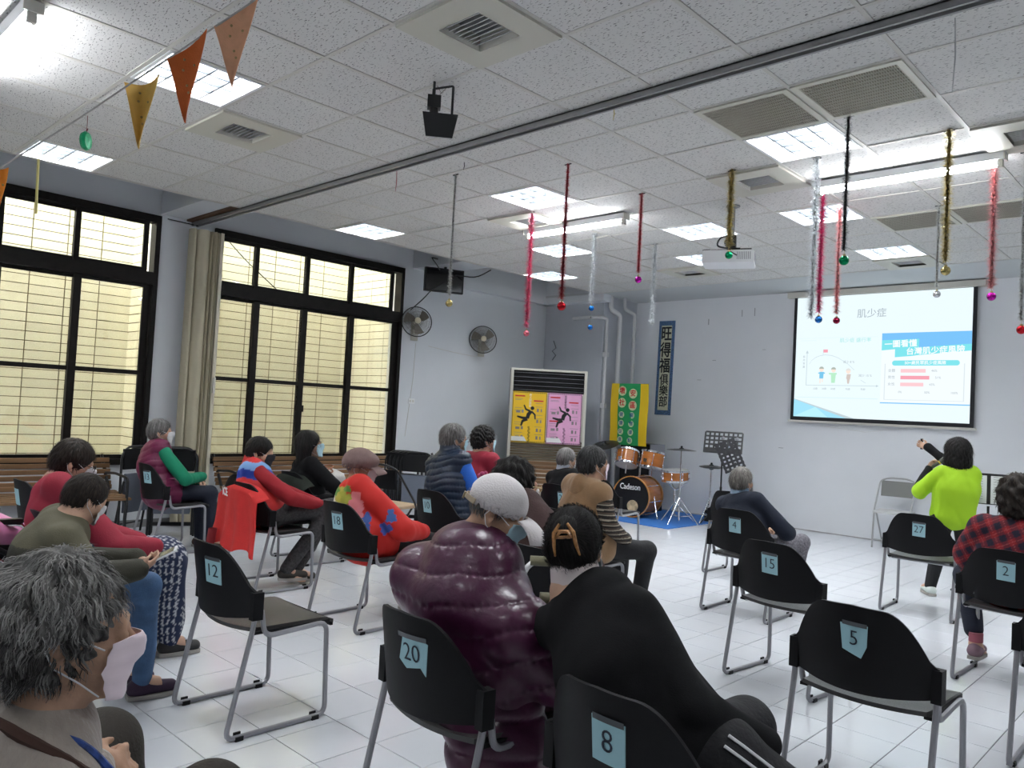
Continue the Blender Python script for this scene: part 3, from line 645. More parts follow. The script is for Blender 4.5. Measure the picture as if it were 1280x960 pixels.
# ------------------------------------------------------------------ stacks of folding chairs
def folding(loc, rz, label, n, dy=.085, dx=0., mesh_m=mat('grey_fabric', (.13,.15,.19), .8, bump=.2, bscale=300), frame=M_blackm, pad=M_black):
    proto = None
    for k in range(n):
        if proto is None:
            t = thing('folded_chair', label, 'chair', loc, rz, group='stacked black folding chairs'); proto = t; t['label'] = label+', nearest the camera'
            pts = bend([(-.21,0,.02),(-.20,.02,.80),(-.12,.02,.88),(.12,.02,.88),(.20,.02,.80),(.21,0,.02)], .09, 5); MB().tube(pts, .012, 8).build('frame', frame, t, smooth=True)
            MB().tube([(-.19,.07,.02),(-.185,.0,.5),(-.18,-.01,.55)], .011, 8).tube([(.19,.07,.02),(.185,.0,.5),(.18,-.01,.55)], .011, 8).tube([(-.19,.06,.12),(.19,.06,.12)], .009, 6).build('rear_legs', frame, t, smooth=True)
            b = MB(); V, F = shell(lambda u, v: (-.18+.36*u, .002-.02*math.sin(PI*u), .66+.20*v), lambda u, v: (-.18+.36*u, .028-.02*math.sin(PI*u), .66+.20*v), 8, 4); b.add(V, F).build('backrest', pad, t, smooth=50)
            MB().cbox(-.165,.165,-.02,.012,.24,.62,.004).build('seat', mesh_m, t)
        else:
            t = copy_tree(proto); t.location = Vector(loc)+Matrix.Rotation(rz, 3, 'Z') @ Vector((dx*k, dy*k, 0))
            t['label'] = label+', '+('second','third','fourth','fifth')[k-1]+' from the camera'
folding((-7.05,5.85,0), .62, 'black folding chair in the stack right of the second window', 5, .045, -.060)
folding((-8.02,3.08,0), 2.1, 'black folding chair set apart behind the maroon vest', 1)
folding((-7.72,3.32,0), 1.1, 'black folding chair stacked behind the green sleeves', 3, .07)
# open folding chairs: grey by the front wall, black with a tan seat by the bench
def open_folding(label, loc, rz, M_gc, pad, seatm):
  t = thing('folding_chair', label, 'chair', loc, rz)
  MB().tube(bend([(-.20,.26,.0),(-.20,.20,.45),(-.205,-.10,.80),(-.1,-.12,.84),(.1,-.12,.84),(.205,-.10,.80),(.20,.20,.45),(.20,.26,0)], .06, 4), .011, 8).build('frame', M_gc, t, smooth=True)
  MB().tube([(-.18,-.20,0),(-.185,.16,.42)], .010, 8).tube([(.18,-.20,0),(.185,.16,.42)], .010, 8).tube([(-.18,-.15,.08),(.18,-.15,.08)], .008, 8).tube([(-.2,.25,.10),(.2,.25,.10)], .008, 8).build('rear_legs', M_gc, t, smooth=True)
  V, F = shell(lambda u, v: (-.19+.38*u, -.115+.03*(1-v)-.02*math.sin(PI*u), .61+.19*v), lambda u, v: (-.19+.38*u, -.10+.03*(1-v)-.02*math.sin(PI*u), .61+.19*v), 8, 4); MB().add(V, F).build('backrest', pad, t, smooth=50)
  MB().cbox(-.20,.20,-.10,.28,.42,.45,.006).build('seat', seatm, t)
open_folding('open grey metal folding chair against the front wall', (-3.20,10.28,0), PI+.10, mat('grey_chair_paint', (.42,.42,.42), .5, .2), mat('grey_pad', (.22,.22,.21), .7), mat('pale_seat', (.55,.55,.54), .5))
open_folding('open black folding chair with a tan seat beyond the flat cap', (-6.15,4.75,0), .15, M_blackm, M_black, mat('tan_seat', (.42,.30,.19), .6))

# ------------------------------------------------------------------ air conditioner with two posters
AC = Matrix.Translation((-7.62,8.56,0))
t = thing('air_conditioner', 'tall floor-standing air conditioner with black louvres set across the corner', 'air conditioner', (-7.50,8.62,0), .80)
# local: x to the right, -y faces the room
MB().box(-.56,.56,.0,.40,0,2.06).build('cabinet', mat('ac_side', (.30,.30,.29), .5), t)
f_ = MB(); f_.box(-.56,-.52,-.03,0,0,2.06).box(.52,.56,-.03,0,0,2.06).box(-.52,.52,-.03,0,2.03,2.06).box(-.52,.52,-.03,0,.52,.60).build('front_frame', M_ivory, t)
MB().box(-.52,.52,-.006,-.001,1.72,2.03).build('outlet_recess', M_black, t)
for k in range(5):
    s = MB(); s.M = Matrix.Translation((0,-.02,1.755+.062*k)) @ Matrix.Rotation(.4, 4, 'X'); s.box(-.52,.52,-.02,.02,-.004,.004); s.build('louvre', mat('louvre_dark', (.12,.12,.13), .22, .8), t)
MB().box(-.52,.52,-.02,-.001,1.03,1.72).build('front_panel', M_ivory, t)
for k in range(11): MB().cbox(-.52,.52,-.026,-.002,.61+.038*k,.638+.038*k,.003).build('intake_slat', mat('intake_brown', (.13,.10,.06), .5, noise=.2), t)
MB().box(-.52,.52,-.02,0,.05,.52).build('lower_panel', M_ivory, t)
def sheet(name, label, cat, x0, x1, z0, z1, m, skew=0., parent=None, loc=(0,0,0), rz=0.):
    o = thing(name, label, cat, loc, rz); MB().add([(x0,0,z0),(x1-skew,0,z0),(x1,0,z1),(x0,0,z1),(x0,.004,z0),(x1-skew,.004,z0),(x1,.004,z1),(x0,.004,z1)], [(0,1,2,3),(7,6,5,4),(0,4,5,1),(1,5,6,2),(2,6,7,3),(3,7,4,0)]).build('board', m, o); return o
def poly(name, pts, m, parent, y=-.002, mi=None):
    b = MB(); n = len(pts); b.add([(x, y, z) for x, z in pts], [tuple(range(n))]); return b.build(name, m, parent)
def rects(name, rs, m, parent, y):
    b = MB()
    for x0, x1, z0, z1 in rs: b.add([(x0,y,z0),(x1,y,z0),(x1,y,z1),(x0,y,z1)], [(0,1,2,3)])
    o = b.build(name, m, parent); return o
M_ink2 = mat('print_black', (.01,.01,.01), .6); M_red2 = mat('print_red', (.60,.03,.03), .6); M_grey2 = mat('print_grey', (.25,.22,.22), .7); M_wht2 = mat('print_white', (.8,.8,.78), .6)
Rz = Matrix.Rotation(.80, 3, 'Z'); base = Vector((-7.50,8.62,0))
def posterx(x, col, label, title):
    p = base+Rz @ Vector((x,-.045,0)); o = sheet('poster', label, 'poster', -.25, .25, .98, 1.72, mat('poster_'+label[:6], col, .5, noise=.08, nscale=3), 0, loc=p, rz=.80)
    b = []; n = 24
    for k in range(n):
        b.append((-.245+k*.49/n, -.245+(k+.5)*.49/n, 1.70, 1.715)); b.append((-.245+k*.49/n, -.245+(k+.5)*.49/n, .985, 1.0))
    for k in range(34): b.append((-.248,-.236,.99+k*.021,1.0+k*.021)); b.append((.236,.248,.99+k*.021,1.0+k*.021))
    rects('hazard_border', b, M_ink2, o, -.0015)
    # falling figure
    g = MB(); g.ball((.045,0,1.482), .028, 12, sc=(1,.05,1)).build('figure_head', M_ink2, o, loc=(0,-.003,0))
    g = MB()
    for pts, r in (([(.03,1.42),(.0,1.385),(-.01,1.34)], [.02,.024,.022]), ([(.02,1.42),(-.03,1.44),(-.05,1.485)], [.012,.011,.008]), ([(.03,1.42),(.07,1.385),(.075,1.335)], [.012,.011,.008]), ([(-.01,1.34),(-.06,1.345),(-.12,1.36)], [.02,.015,.009]), ([(-.01,1.335),(-.06,1.31),(-.075,1.26)], [.02,.016,.01])):
        g.tube([(x_*1.35-.01, 0, 1.37+(z_-1.37)*1.35) for x_, z_ in pts], [q_*1.25 for q_ in r], 6)
    q = g.build('falling_figure', M_ink2, o, loc=(0,-.003,0)); q.scale = (1,.06,1)
    rects('red_heading', [(-.215,-.07,1.645,1.665),(.06,.20,1.58,1.60)]+([(-.215,-.09,1.30,1.32)] if x > 0 else []), M_red2, o, -.002)
    tx = []
    for zz in (1.61,1.595,1.48,1.44,1.27,1.24,1.12,1.09): tx.append((-.21,-.10+random.uniform(-.02,.02),zz,zz+.005))
    for zz in (1.55,1.50,1.38,1.33,1.21,1.10): tx.append((.09,.21+random.uniform(-.02,.0),zz,zz+.005))
    for zz in (1.41,1.17,1.04): tx += [(-.19,-.13,zz-.0,zz+.035),(-.11,-.08,zz,zz+.045)]
    for zz in (1.43,1.27,1.14,1.03): tx += [(.11,.14,zz,zz+.05),(.165,.185,zz,zz+.045)]
    rects('small_print', tx, M_grey2, o, -.002)['kind'] = 'stuff'
    for k in range(9): text('vertical_print', '預防跌倒居家安全要'[k], .032, M_ink2, o, (-.0+(.012 if k % 2 else 0), -.002, 1.20-.026*k+.0), (PI/2,0,0), ext=.0002)
    for k in range(5): text('title_character', title[k], .04, M_wht2 if x < 0 else M_ink2, o, (.01, -.002, 1.67-.04*k), (PI/2,0,0), ext=.0002)
    poly('white_corner', [(-.245,1.0),(-.02,1.0),(-.06,1.065),(-.245,1.065)], M_wht2, o, -.0022)
    return o
posterx(-.27, (.80,.50,.015), 'yellow safety poster with a falling black figure, left one on the air conditioner', '老人防跌倒')
posterx(.245, (.72,.36,.56), 'pink safety poster with a falling black figure, right one on the air conditioner', '居家要安全')

# ------------------------------------------------------------------ pipes on the shaft corner
t = thing('wall_pipes', 'white pipes running up the wall in the corner beside the shaft', 'pipe', (0,0,0))
M_pipe = mat('pipe_white', (.60,.60,.60), .5)
def pipe(pts, r): MB().tube(bend(pts, .05, 4), r, 10).build('pipe', M_pipe, t, smooth=True)
pipe([(-7.385,9.80,0),(-7.385,9.80,2.95),(-7.46,9.715,2.97),(-8.0,9.715,2.97)], .028); pipe([(-7.30,10.02,0),(-7.30,10.02,3.02),(-7.365,9.86,3.10),(-7.365,9.86,3.305)], .038); pipe([(-7.20,10.28,0),(-7.20,10.28,3.06),(-7.28,10.10,3.14),(-7.28,10.10,3.305)], .028)
for z in (.9, 1.55, 2.35): MB().box(-7.42,-7.345,9.765,9.835,z,z+.07).build('pipe_clamp', M_pipe, t)
# green and yellow banner
t = thing('fabric_banner', 'green and yellow cloth banner with round character badges hanging behind the drums', 'banner', (-6.94,9.86,0), .02); t.scale = (.93,1,.96)
def bn(y):
    def g(u, v):
        return (-.36+.72*u, y+.015*math.sin(u*9)+.01*math.sin(v*7+u*3), 1.04+.98*v)
    return g
for nm, u0, u1, c in (('yellow_band', 0, .19, (.74,.50,.01)), ('green_field', .19, .78, (.01,.30,.09)), ('yellow_band', .78, 1, (.74,.50,.01))):
    A_ = bn(0); V, F = shell(lambda u, v: A_(u0+(u1-u0)*u, v), lambda u, v: tuple(np.add(A_(u0+(u1-u0)*u, v), (0,.003,0))), 6, 10); MB().add(V, F).build(nm, mat(nm, c, .65), t, smooth=60)
M_bw = mat('badge_pale', (.62,.72,.42), .6); M_bb = mat('badge_blue', (.02,.10,.25), .6)
for txt, x, z, r in (('墩',-.125,1.90,.078),('安',.085,1.86,.078),('社',-.125,1.71,.078),('區',.085,1.67,.078),('健',-.125,1.52,.052),('關',.075,1.515,.052),('康',-.125,1.385,.052),('懷',.07,1.38,.052),('促',-.13,1.25,.052),('據',.065,1.245,.052),('進',-.135,1.125,.05),('點',.055,1.115,.05)):
    o = MB().lathe([(.0001,0),(r,0),(r,.003),(.0001,.003)], 24, Matrix.Rotation(PI/2, 4, 'X')).build('badge', M_bw, t, loc=(x,-.018,z))
    text('character', txt, r*1.45, M_red2 if r > .06 else M_bb, o, (0,-.006,0), (PI/2,0,0), bold=.003 if r > .06 else .001)
# vertical banner
t = thing('vertical_banner', 'narrow vertical sign with six black characters and a blue border', 'banner', (-6.83,YF-.012,2.24), rot=(0,.012,0))
MB().box(-.145,.145,-.003,.008,-.75,.75).build('blue_border', mat('blue_border', (.07,.14,.28), .6, noise=.6, nscale=60), t)
MB().box(-.095,.095,-.006,-.002,-.675,.675).build('cream_field', mat('cream_field', (.62,.62,.45), .6), t)
zz = .54
for k, ch in enumerate('旺得福俱樂部'):
    big = k < 3; z = (.53,.27,.02,-.20,-.375,-.55)[k]
    text('character', ch, .25 if big else .185, M_ink2, t, (0,-.0075,z), (PI/2,0,0), bold=.006 if big else .003, sx=.80 if big else .9)
# scribbles / scuffs on the wall
tag(rects('wall_scuffs', [(x, x+w, z, z+h) for x, z, w, h in ((-6.1,2.9,.015,.09),(-5.55,3.0,.012,.1),(-5.35,3.0,.012,.12),(-6.0,2.35,.06,.008),(-5.2,2.5,.05,.006),(-4.9,1.1,.07,.008),(-6.25,2.05,.07,.007))], mat('scuff', (.36,.37,.38), .8), None, YF-.003), 'grey scuff marks on the white front wall', 'marks')
bpy.context.scene.collection.objects['wall_scuffs']['kind'] = 'structure'
o = tag(MB().tube([(-8.42,9.742,2.62),(-8.36,9.742,2.50),(-8.44,9.742,2.45),(-8.36,9.742,2.38),(-8.43,9.742,2.30)], .008, 4).build('wall_scribble', mat('scribble', (.12,.13,.14), .8)), 'dark scribble on the grey wall in the corner above the air conditioner', 'marks')

# ------------------------------------------------------------------ speaker cabinet behind the drums
t = thing('speaker_cabinet', 'tall black speaker cabinet under the green banner', 'speaker', (-6.90,10.22,0), 0)
MB().cbox(-.27,.27,-.2,.2,0,1.03,.01).build('cabinet', M_black, t); MB().box(-.24,.24,-.208,-.2,.05,.98).build('grille_cloth', mat('cloth_dark', (.008,.008,.009), .8, bump=.3, bscale=300), t)
MB().box(.26,.275,-.2,.2,.3,1.03).build('edge_strip', M_steel, t)
# ------------------------------------------------------------------ blue foam mat
t = thing('foam_mat', 'blue interlocking foam mat under the drum kit', 'mat', (0,0,0))
M_mat = mat('blue_foam', (.035,.17,.52), .8, bump=.2, bscale=150)
for i in range(3):
    for j in range(3):
        x0, y0 = -7.25+i*.58, 8.82+j*.58; pts = []; n = 7
        for (ax, ay, bx_, by_) in ((0,0,1,0),(1,0,1,1),(1,1,0,1),(0,1,0,0)):
            for k in range(n*2):
                u = k/(n*2); p = (ax+(bx_-ax)*u, ay+(by_-ay)*u); o_ = .012 if k % 2 else -.0; nx, ny = (by_-ay), -(bx_-ax); pts.append((x0+p[0]*.575+nx*o_, y0+p[1]*.575+ny*o_))
        MB().prism(pts, .0005, .010).build('mat_tile', M_mat, t)

# ------------------------------------------------------------------ drum kit
M_drum = mat('orange_maple', (.42,.135,.025), .25, noise=.18, nscale=4, stretch=(1,1,6), coat=.4)
M_head = mat('drum_head', (.62,.62,.60), .4); M_rosew = mat('amber_hoop', (.55,.24,.06), .3)
def drum(t, r, h, M, shell_m=M_drum, hoop=M_chrome, lugs=6, top=M_head, hoopw=.012):
    o = MB().lathe([(r,0),(r,h)], 40, M).build('shell', shell_m, t, smooth=50)
    for z in (0, h):
        MB().lathe([(r+.004,z-.014),(r+hoopw,z-.014),(r+hoopw,z+.014),(r+.004,z+.014),(r+.004,z-.014)], 40, M).build('hoop', hoop, t, smooth=30)
        MB().lathe([(.0001,z-.002),(r+.003,z-.002),(r+.003,z+.002),(.0001,z+.002)], 40, M).build('drum_head', top, t)
    for k in range(lugs):
        a = 2*PI*k/lugs+.3; p0 = M @ Vector(((r+.014)*math.cos(a), (r+.014)*math.sin(a), .0)); p1 = M @ Vector(((r+.014)*math.cos(a), (r+.014)*math.sin(a), h))
        b = MB(); b.tube([p0, p1], .004, 6)
        for f in (.25, .75): q = p0.lerp(p1, f); b.ball(q, .013, 8)
        b.build('lug', M_chrome, t)
# bass drum: axis horizontal, front head turned to the camera
ax = math.radians(36)      # front head faces direction (-sin,-cos)
t = thing('bass_drum', 'large orange wooden bass drum with a black front head', 'drum', (-6.42,9.46,.305), rot=(0,0,0))
d_ = Vector((.12,-.99,0)).normalized(); q = Vector((0,0,1)).rotation_difference(-d_); MM = Matrix.Translation(d_*.22) @ q.to_matrix().to_4x4()
M_bh = mat('black_head', (.008,.008,.010), .25)
drum(t, .275, .42, MM, hoop=M_rosew, top=M_bh, lugs=8, hoopw=.016)
fm = q.to_matrix().to_4x4(); up = Vector((0,0,1)); right = d_.cross(up)*-1
right = up.cross(d_)*1.0
rot = Matrix((right, up, d_)).transposed().to_euler()
text('maker_script', 'Cadeson', .115, M_wht2, t, d_*.2265+Vector((0,0,.135))-right*.02, rot, bold=.001, sx=.8)
b = MB(); b.lathe([(.0001,0),(.085,0),(.085,.006),(.0001,.006)], 24, Matrix.Translation(d_*.224+right*.03-up*.13) @ (Matrix((right, up, d_)).transposed().to_4x4())); b.build('port_ring', mat('tan_port', (.50,.38,.22), .6, noise=.4, nscale=20), t)
for s in (-1, 1): MB().tube([right*s*.27-d_*-.05+up*.02, right*s*.36+d_*.10-up*.285], .010, 8).build('spur', M_chrome, t, smooth=True)
def tom(loc, label, r, h, tilt, az):
    t = thing('tom_drum', label, 'drum', loc); M_ = Matrix.Rotation(az, 4, 'Z') @ Matrix.Rotation(tilt, 4, 'X') @ Matrix.Translation((0,0,-h/2)); drum(t, r, h, M_, lugs=6)
    MB().tube([(0,0,-h*.3),(0,-.02,-h/2-.12)], .011, 8).box(-.03,.03,-r-.02,-r,-.02,.03).build('mount', M_chrome, t); return t
tom((-6.62,9.42,.83), 'orange tom drum mounted on the left of the bass drum', .155, .20, -.42, .35); tom((-6.24,9.50,.83), 'orange tom drum mounted on the right of the bass drum', .165, .22, -.20, -.2)
MB_ = MB().tube([(-6.43,9.48,.56),(-6.43,9.48,.80)], .014, 10).tube([(-6.60,9.46,.78),(-6.26,9.50,.78)], .012, 10).build('tom_holder', M_chrome, smooth=True); tag(MB_, 'chrome double tom holder rising from the bass drum', 'stand')
t = thing('snare_drum', 'orange snare drum on a low chrome stand', 'drum', (-5.92,9.62,.57)); drum(t, .18, .14, Matrix.Rotation(.08, 4, 'X'), lugs=8)
b = MB()
for k in range(3):
    a = k*2*PI/3+.4; b.tube([(0,0,-.30),(math.cos(a)*.27,math.sin(a)*.27,-.55)], .009, 8); b.tube([(0,0,-.14),(math.cos(a)*.17,math.sin(a)*.17,-.02)], .009, 8)
b.tube([(0,0,-.5),(0,0,-.1)], .013, 10).build('snare_stand', M_chrome, t, smooth=True)
def stand(loc, label, h, cym, tilt=0., z2=None, hat=False, m=M_chrome):
    t = thing('cymbal_stand' if not hat else 'hi_hat', label, 'cymbal', loc); b = MB()
    b.tube([(0,0,.05),(0,0,h)], .009, 10).tube([(0,0,.05),(0,0,h*.55)], .013, 10)
    for k in range(3):
        a = k*2*PI/3+.5; b.tube([(0,0,.36),(math.cos(a)*.26,math.sin(a)*.26,.012)], .008, 8); b.tube([(0,0,.10),(math.cos(a)*.17,math.sin(a)*.17,.13)], .006, 6)
    b.build('tripod', m, t, smooth=True)
    for dz, fl_ in ([(0, 1)] if not hat else [(0, 1), (-.02, -1)]):
        M_ = Matrix.Translation((0,0,h-.03+dz)) @ Matrix.Rotation(tilt, 4, 'X') @ Matrix.Diagonal((1,1,fl_,1)); MB().lathe([(.008,.030),(.025,.026),(.035,.014),(.10,.010),(cym,-.006),(cym,-.008),(.03,.008),(.008,.02)], 40, M_).build('cymbal', mat('dark_bronze', (.06,.06,.055), .35, .9), t, smooth=50)
    MB().ball((0,0,h+.008), .016, 10).build('felt_nut', M_black, t, smooth=True); return t
stand((-5.66,9.32,.01), 'chrome crash cymbal stand in front of the snare drum', 1.04, .20)
stand((-5.50,9.86,.01), 'chrome hi-hat stand right of the snare drum', .82, .17, hat=True)
stand((-6.98,9.35,.01), 'cymbal on a stand at the left of the drum kit', 1.02, .21, tilt=.35)
t = thing('small_stand_box', 'small black pedal box on the mat behind the hi-hat', 'box', (-5.58,10.05,.01)); MB().box(-.08,.08,-.05,.05,0,.16).build('body', M_black, t); MB().tube(bend([(-.07,0,.16),(-.07,0,.24),(.07,0,.24),(.07,0,.16)], .04, 3), .007, 6).build('handle', M_black, t)
# ------------------------------------------------------------------ music stands
def mstand(loc, label, rz, h=1.0, holes=True, tilt=.35, w=.50, hh=.30, sheets=False):
    t = thing('music_stand', label, 'music stand', loc, rz); b = MB()
    b.tube([(0,0,.04),(0,0,h)], .011, 10).tube([(0,0,.04),(0,0,h*.55)], .016, 10)
    for k in range(3):
        a = k*2*PI/3+.9; b.tube([(0,0,.32),(math.cos(a)*.27,math.sin(a)*.27,.01)], .010, 8)
    b.build('post', M_blackm, t, smooth=True)
    d = link('desk', None, t); bpy.data.objects.remove(d)
    Md = Matrix.Translation((0,0,h+.02)) @ Matrix.Rotation(-tilt, 4, 'X')
    p = MB(); p.M = Md
    if holes:
        xs = 8; zs = 4
        for i in range(xs+1): x = -w/2+w*i/xs; p.box(x-.012,x+.012,-.003,.003,0,hh)
        for j in range(zs+2): z = hh*j/(zs+1); p.box(-w/2,w/2,-.003,.003,max(0,z-.012 if j else 0),z+(.012 if j else .07))
    else: p.box(-w/2,w/2,-.003,.003,0,hh)
    p.box(-w/2,w/2,-.05,.0,-.006,.0); p.build('desk', M_blackm, t)
    if sheets:
        for s in (-1, 1):
            q = MB(); q.M = Md; q.box(s*w/4-.11, s*w/4+.11, -.006, -.0045, .0, hh-.02); o = q.build('sheet_music', M_white, t)
            L = MB(); L.M = Md
            for k in range(10): L.box(s*w/4-.09, s*w/4+.08, -.0068, -.0062, .04+k*.022, .043+k*.022)
            L.build('printed_lines', M_grey2, o)
    return t
mstand((-5.30,9.78,0), 'black perforated music stand left of the leaning one', .35, .98)
t = thing('song_board', 'narrow dark perforated music rest leaning on a second stand', 'music stand', (-4.98,9.55,0), .5)
MB().tube([(0,0,.03),(0,0,.9)], .011, 10).tube([(0,0,.03),(0,0,.5)], .016, 8).tube([(0,0,.3),(.2,.1,.01)], .009, 6).tube([(0,0,.3),(-.2,.1,.01)], .009, 6).tube([(0,0,.3),(0,-.22,.01)], .009, 6).build('post', M_blackm, t, smooth=True)
b = MB(); b.M = Matrix.Translation((-.07,0,.98)) @ Matrix.Rotation(-.42, 4, 'Y') @ Matrix.Rotation(-.2, 4, 'X')
for i in range(5): b.box(-.12+i*.06-.016,-.12+i*.06+.016,-.003,.003,-.20,.22)
for j in range(8): b.box(-.14,.14,-.003,.003,-.20+j*.055,-.17+j*.055)
b.build('desk', mat('charcoal_metal', (.04,.04,.045), .5, .3), t)
for s in (-1,1): b = MB(); b.ball((-.08+s*.09,-.01,1.21), .025, 8, sc=(1,.5,1)).build('clip', M_steel, t)
mstand((-1.72,8.0,0), 'black music stand with white sheets behind the standing speaker', .25, .80, holes=False, tilt=.12, w=.50, hh=.27, sheets=True)

# ------------------------------------------------------------------ projector
t = thing('projector', 'white projector hanging from the ceiling on a grey pole', 'projector', (-3.33,6.15,2.84), rot=(0,0,.42))
MB().cbox(-.23,.20,-.15,.15,-.055,.055,.012).build('body', M_white, t)
MB().lathe([(.001,0),(.042,0),(.045,.03),(.03,.035),(.001,.02)], 18, Matrix.Translation((-.08,.15,0)) @ Matrix.Rotation(-PI/2, 4, 'X')).build('lens', mat('lens_dark', (.02,.02,.03), .1), t)
b = MB()
for k in range(8): b.box(.201,.204,-.12+.028*k,-.108+.028*k,-.035,.035)
for k in range(8): b.box(.06+.015*k,.066+.015*k,-.152,-.150,-.03,.035)
b.build('exhaust_slats', M_steel, t)
MB().tube([(0,0,.20),(0,0,.468)], .022, 12).lathe([(.001,.46),(.06,.46),(.06,.468),(.001,.468)], 16).build('pole', mat('pole_grey', (.25,.26,.28), .5), t, smooth=50)
b = MB(); b.box(-.24,-.02,-.02,.02,.06,.085).box(-.02,.17,-.02,.02,.07,.09).box(-.04,.04,-.05,.05,.09,.20).box(.10,.16,-.08,.10,.058,.075).box(-.22,-.17,-.10,.10,.056,.07); b.build('mount_bracket', M_blackm, t)
b = MB(); b.tube(bend([(.0,.03,.22),(-.10,.02,.20),(-.13,.0,.12),(-.05,-.04,.09),(.08,-.06,.08)], .05, 4), .008, 6).tube(bend([(.02,-.03,.2),(-.06,-.08,.15),(-.02,-.16,.05),(.06,-.17,.0)], .05, 4), .006, 6).build('cable', M_blackm, t, smooth=True)

# ------------------------------------------------------------------ projection screen and slide
SX0, SX1, SZ0, SZ1 = -4.72, -2.455, 1.51, 3.215
t = thing('projection_screen', 'pull-down projection screen showing a slide on the front wall', 'screen', ((SX0+SX1)/2, YF-.06, 0))
hx = (SX1-SX0)/2
MB().box(-hx-.09,hx+.09,-.045,.045,SZ1,SZ1+.075).build('roller_case', M_cream, t); MB().box(-hx-.03,hx+.03,-.014,.014,SZ0-.03,SZ0).build('bottom_bar', M_cream, t)
MB().box(-hx,hx,-.003,.003,SZ0,SZ1).build('black_border', mat('screen_black', (.01,.01,.014), .7), t)
def em(n, c=(1,1,1), s=1.): return MATS.get('slide_'+n) or emit_mat('slide_'+n, c, SLIDE*s)  # slide colours glow by themselves, in place of light from the projector
E_bg = em('white', (.84,.96,1.0)); 
ix0, ix1, iz0, iz1 = -hx+.045, hx-.045, SZ0+.05, SZ1-.005; w_, h_ = ix1-ix0, iz1-iz0
def sl(pts, m, name='slide_shape', lift=1, par=None):
    b = MB(); y = -.004-.0006*lift; b.add([(ix0+u*w_, y, iz0+v*h_) for u, v in pts], [tuple(range(len(pts)))]); return b.build(name, m, par or IMG)
IMG = MB().box(ix0, ix1, -.0042, -.003, iz0, iz1).build('projected_slide', E_bg, t)
E_b1, E_b2, E_cy, E_pk, E_pk2, E_gr, E_tx, E_wh = em('blue', (.20,.55,.95)), em('sky', (.38,.78,.98)), em('cyan', (.22,.78,.85)), em('pink', (.98,.62,.66)), em('rose', (.93,.38,.46)), em('line', (.55,.66,.70)), em('ink', (.42,.48,.52)), em('bright', (.95,1,1))
def R_(x0, x1, z0, z1, m, lift=1): return sl([(x0,z0),(x1,z0),(x1,z1),(x0,z1)], m, lift=lift)
def st(txt, u, v, size, m, lift=4, bold=0., rot=0., sx=1.):
    o = text('slide_text', txt, size, m, IMG, (ix0+u*w_, -.004-.0006*lift, iz0+v*h_), (PI/2, rot, 0), bold=bold, ext=0.0, sx=sx); return o
st('肌少症', .46, .84, .125, em('title', (.38,.45,.50)))
sl([(0,.145),(0,0),(.37,0)], E_b2); sl([(0,.15),(0,.145),(.33,0),(.38,0)], E_gr, lift=2); sl([(0,.0),(.14,.085),(.22,.0)], em('sky2', (.50,.88,1.)), lift=2)
R_(.0,.51,.16,.165, em('pale', (.70,.90,.93))); R_(.005,.5,.655,.657, em('pale')); R_(.005,.007,.16,.655, em('pale'))
st('肌少症 盛行率', .37, .63, .062, em('teal', (.35,.80,.76)), sx=1.05); R_(.03,.13,.635,.638, em('pale'))
# chart
R_(.073,.0765,.265,.53, E_gr, 3); sl([(.066,.53),(.084,.53),(.075,.555)], E_gr, lift=3); R_(.073,.50,.262,.266, E_gr, 3); sl([(.50,.255),(.50,.273),(.515,.264)], E_gr, lift=3)
arc = [(.09,.44),(.105,.47),(.13,.495),(.16,.51),(.19,.515),(.23,.51),(.27,.49),(.33,.44),(.37,.39)]
for a, b_ in zip(arc[:-1], arc[1:]): sl([(a[0],a[1]-.0018),(b_[0],b_[1]-.0018),(b_[0],b_[1]+.0018),(a[0],a[1]+.0018)], E_gr, lift=3)
for a, b_ in (((.41,.31),(.44,.285)),): sl([(a[0],a[1]-.0018),(b_[0],b_[1]-.0018),(b_[0],b_[1]+.0018),(a[0],a[1]+.0018)], E_gr, lift=3)
R_(.178,.205,.535,.56, E_pk2, 3); R_(.176,.178,.515,.56, E_gr, 3)
E_skin, E_sh, E_gn, E_bw, E_hd = em('skin', (.98,.80,.70)), em('shirt', (.20,.58,.85)), em('green', (.50,.85,.60)), em('brown', (.66,.58,.54)), em('hair', (.45,.50,.45))
for x, z, hs, cs, dr in ((.17,.30,E_hd,E_sh,0),(.245,.295,E_hd,E_gn,1),(.335,.285,em('greyhair', (.78,.78,.76)),E_bw,2)):
    n = 14; sl([(x+.014*math.cos(2*PI*k/n), z+.095+.02*math.sin(2*PI*k/n)) for k in range(n)], E_skin, lift=3); sl([(x+.015*math.cos(PI*k/8), z+.10+.019*math.sin(PI*k/8)) for k in range(9)], hs, lift=4)
    if dr == 0: sl([(x-.012,z+.075),(x+.015,z+.075),(x+.012,z+.02),(x-.012,z+.02)], cs, lift=3); sl([(x-.02,z+.07),(x+.022,z+.07),(x+.022,z+.06),(x-.02,z+.06)], cs, lift=3); R_(x-.010,x-.004,z-.02,z+.02, E_skin, 3); R_(x+.004,x+.010,z-.01,z+.02, E_skin, 3)
    elif dr == 1: sl([(x-.016,z+.072),(x+.016,z+.072),(x+.010,z-.01),(x-.012,z-.01)], cs, lift=3); sl([(x-.03,z+.072),(x+.02,z+.072),(x+.02,z+.058),(x-.026,z+.058)], cs, lift=3)
    else: sl([(x-.008,z+.072),(x+.016,z+.072),(x+.012,z+.03),(x-.012,z+.035)], cs, lift=3); sl([(x-.008,z+.035),(x+.010,z+.03),(x+.006,z-.005),(x-.004,z-.005)], cs, lift=3)
for txt, x in (('20歲',.135),('30歲',.19),('40歲',.245),('70歲',.335),('年齡',.425)): st(txt, x, .235, .032, E_tx)
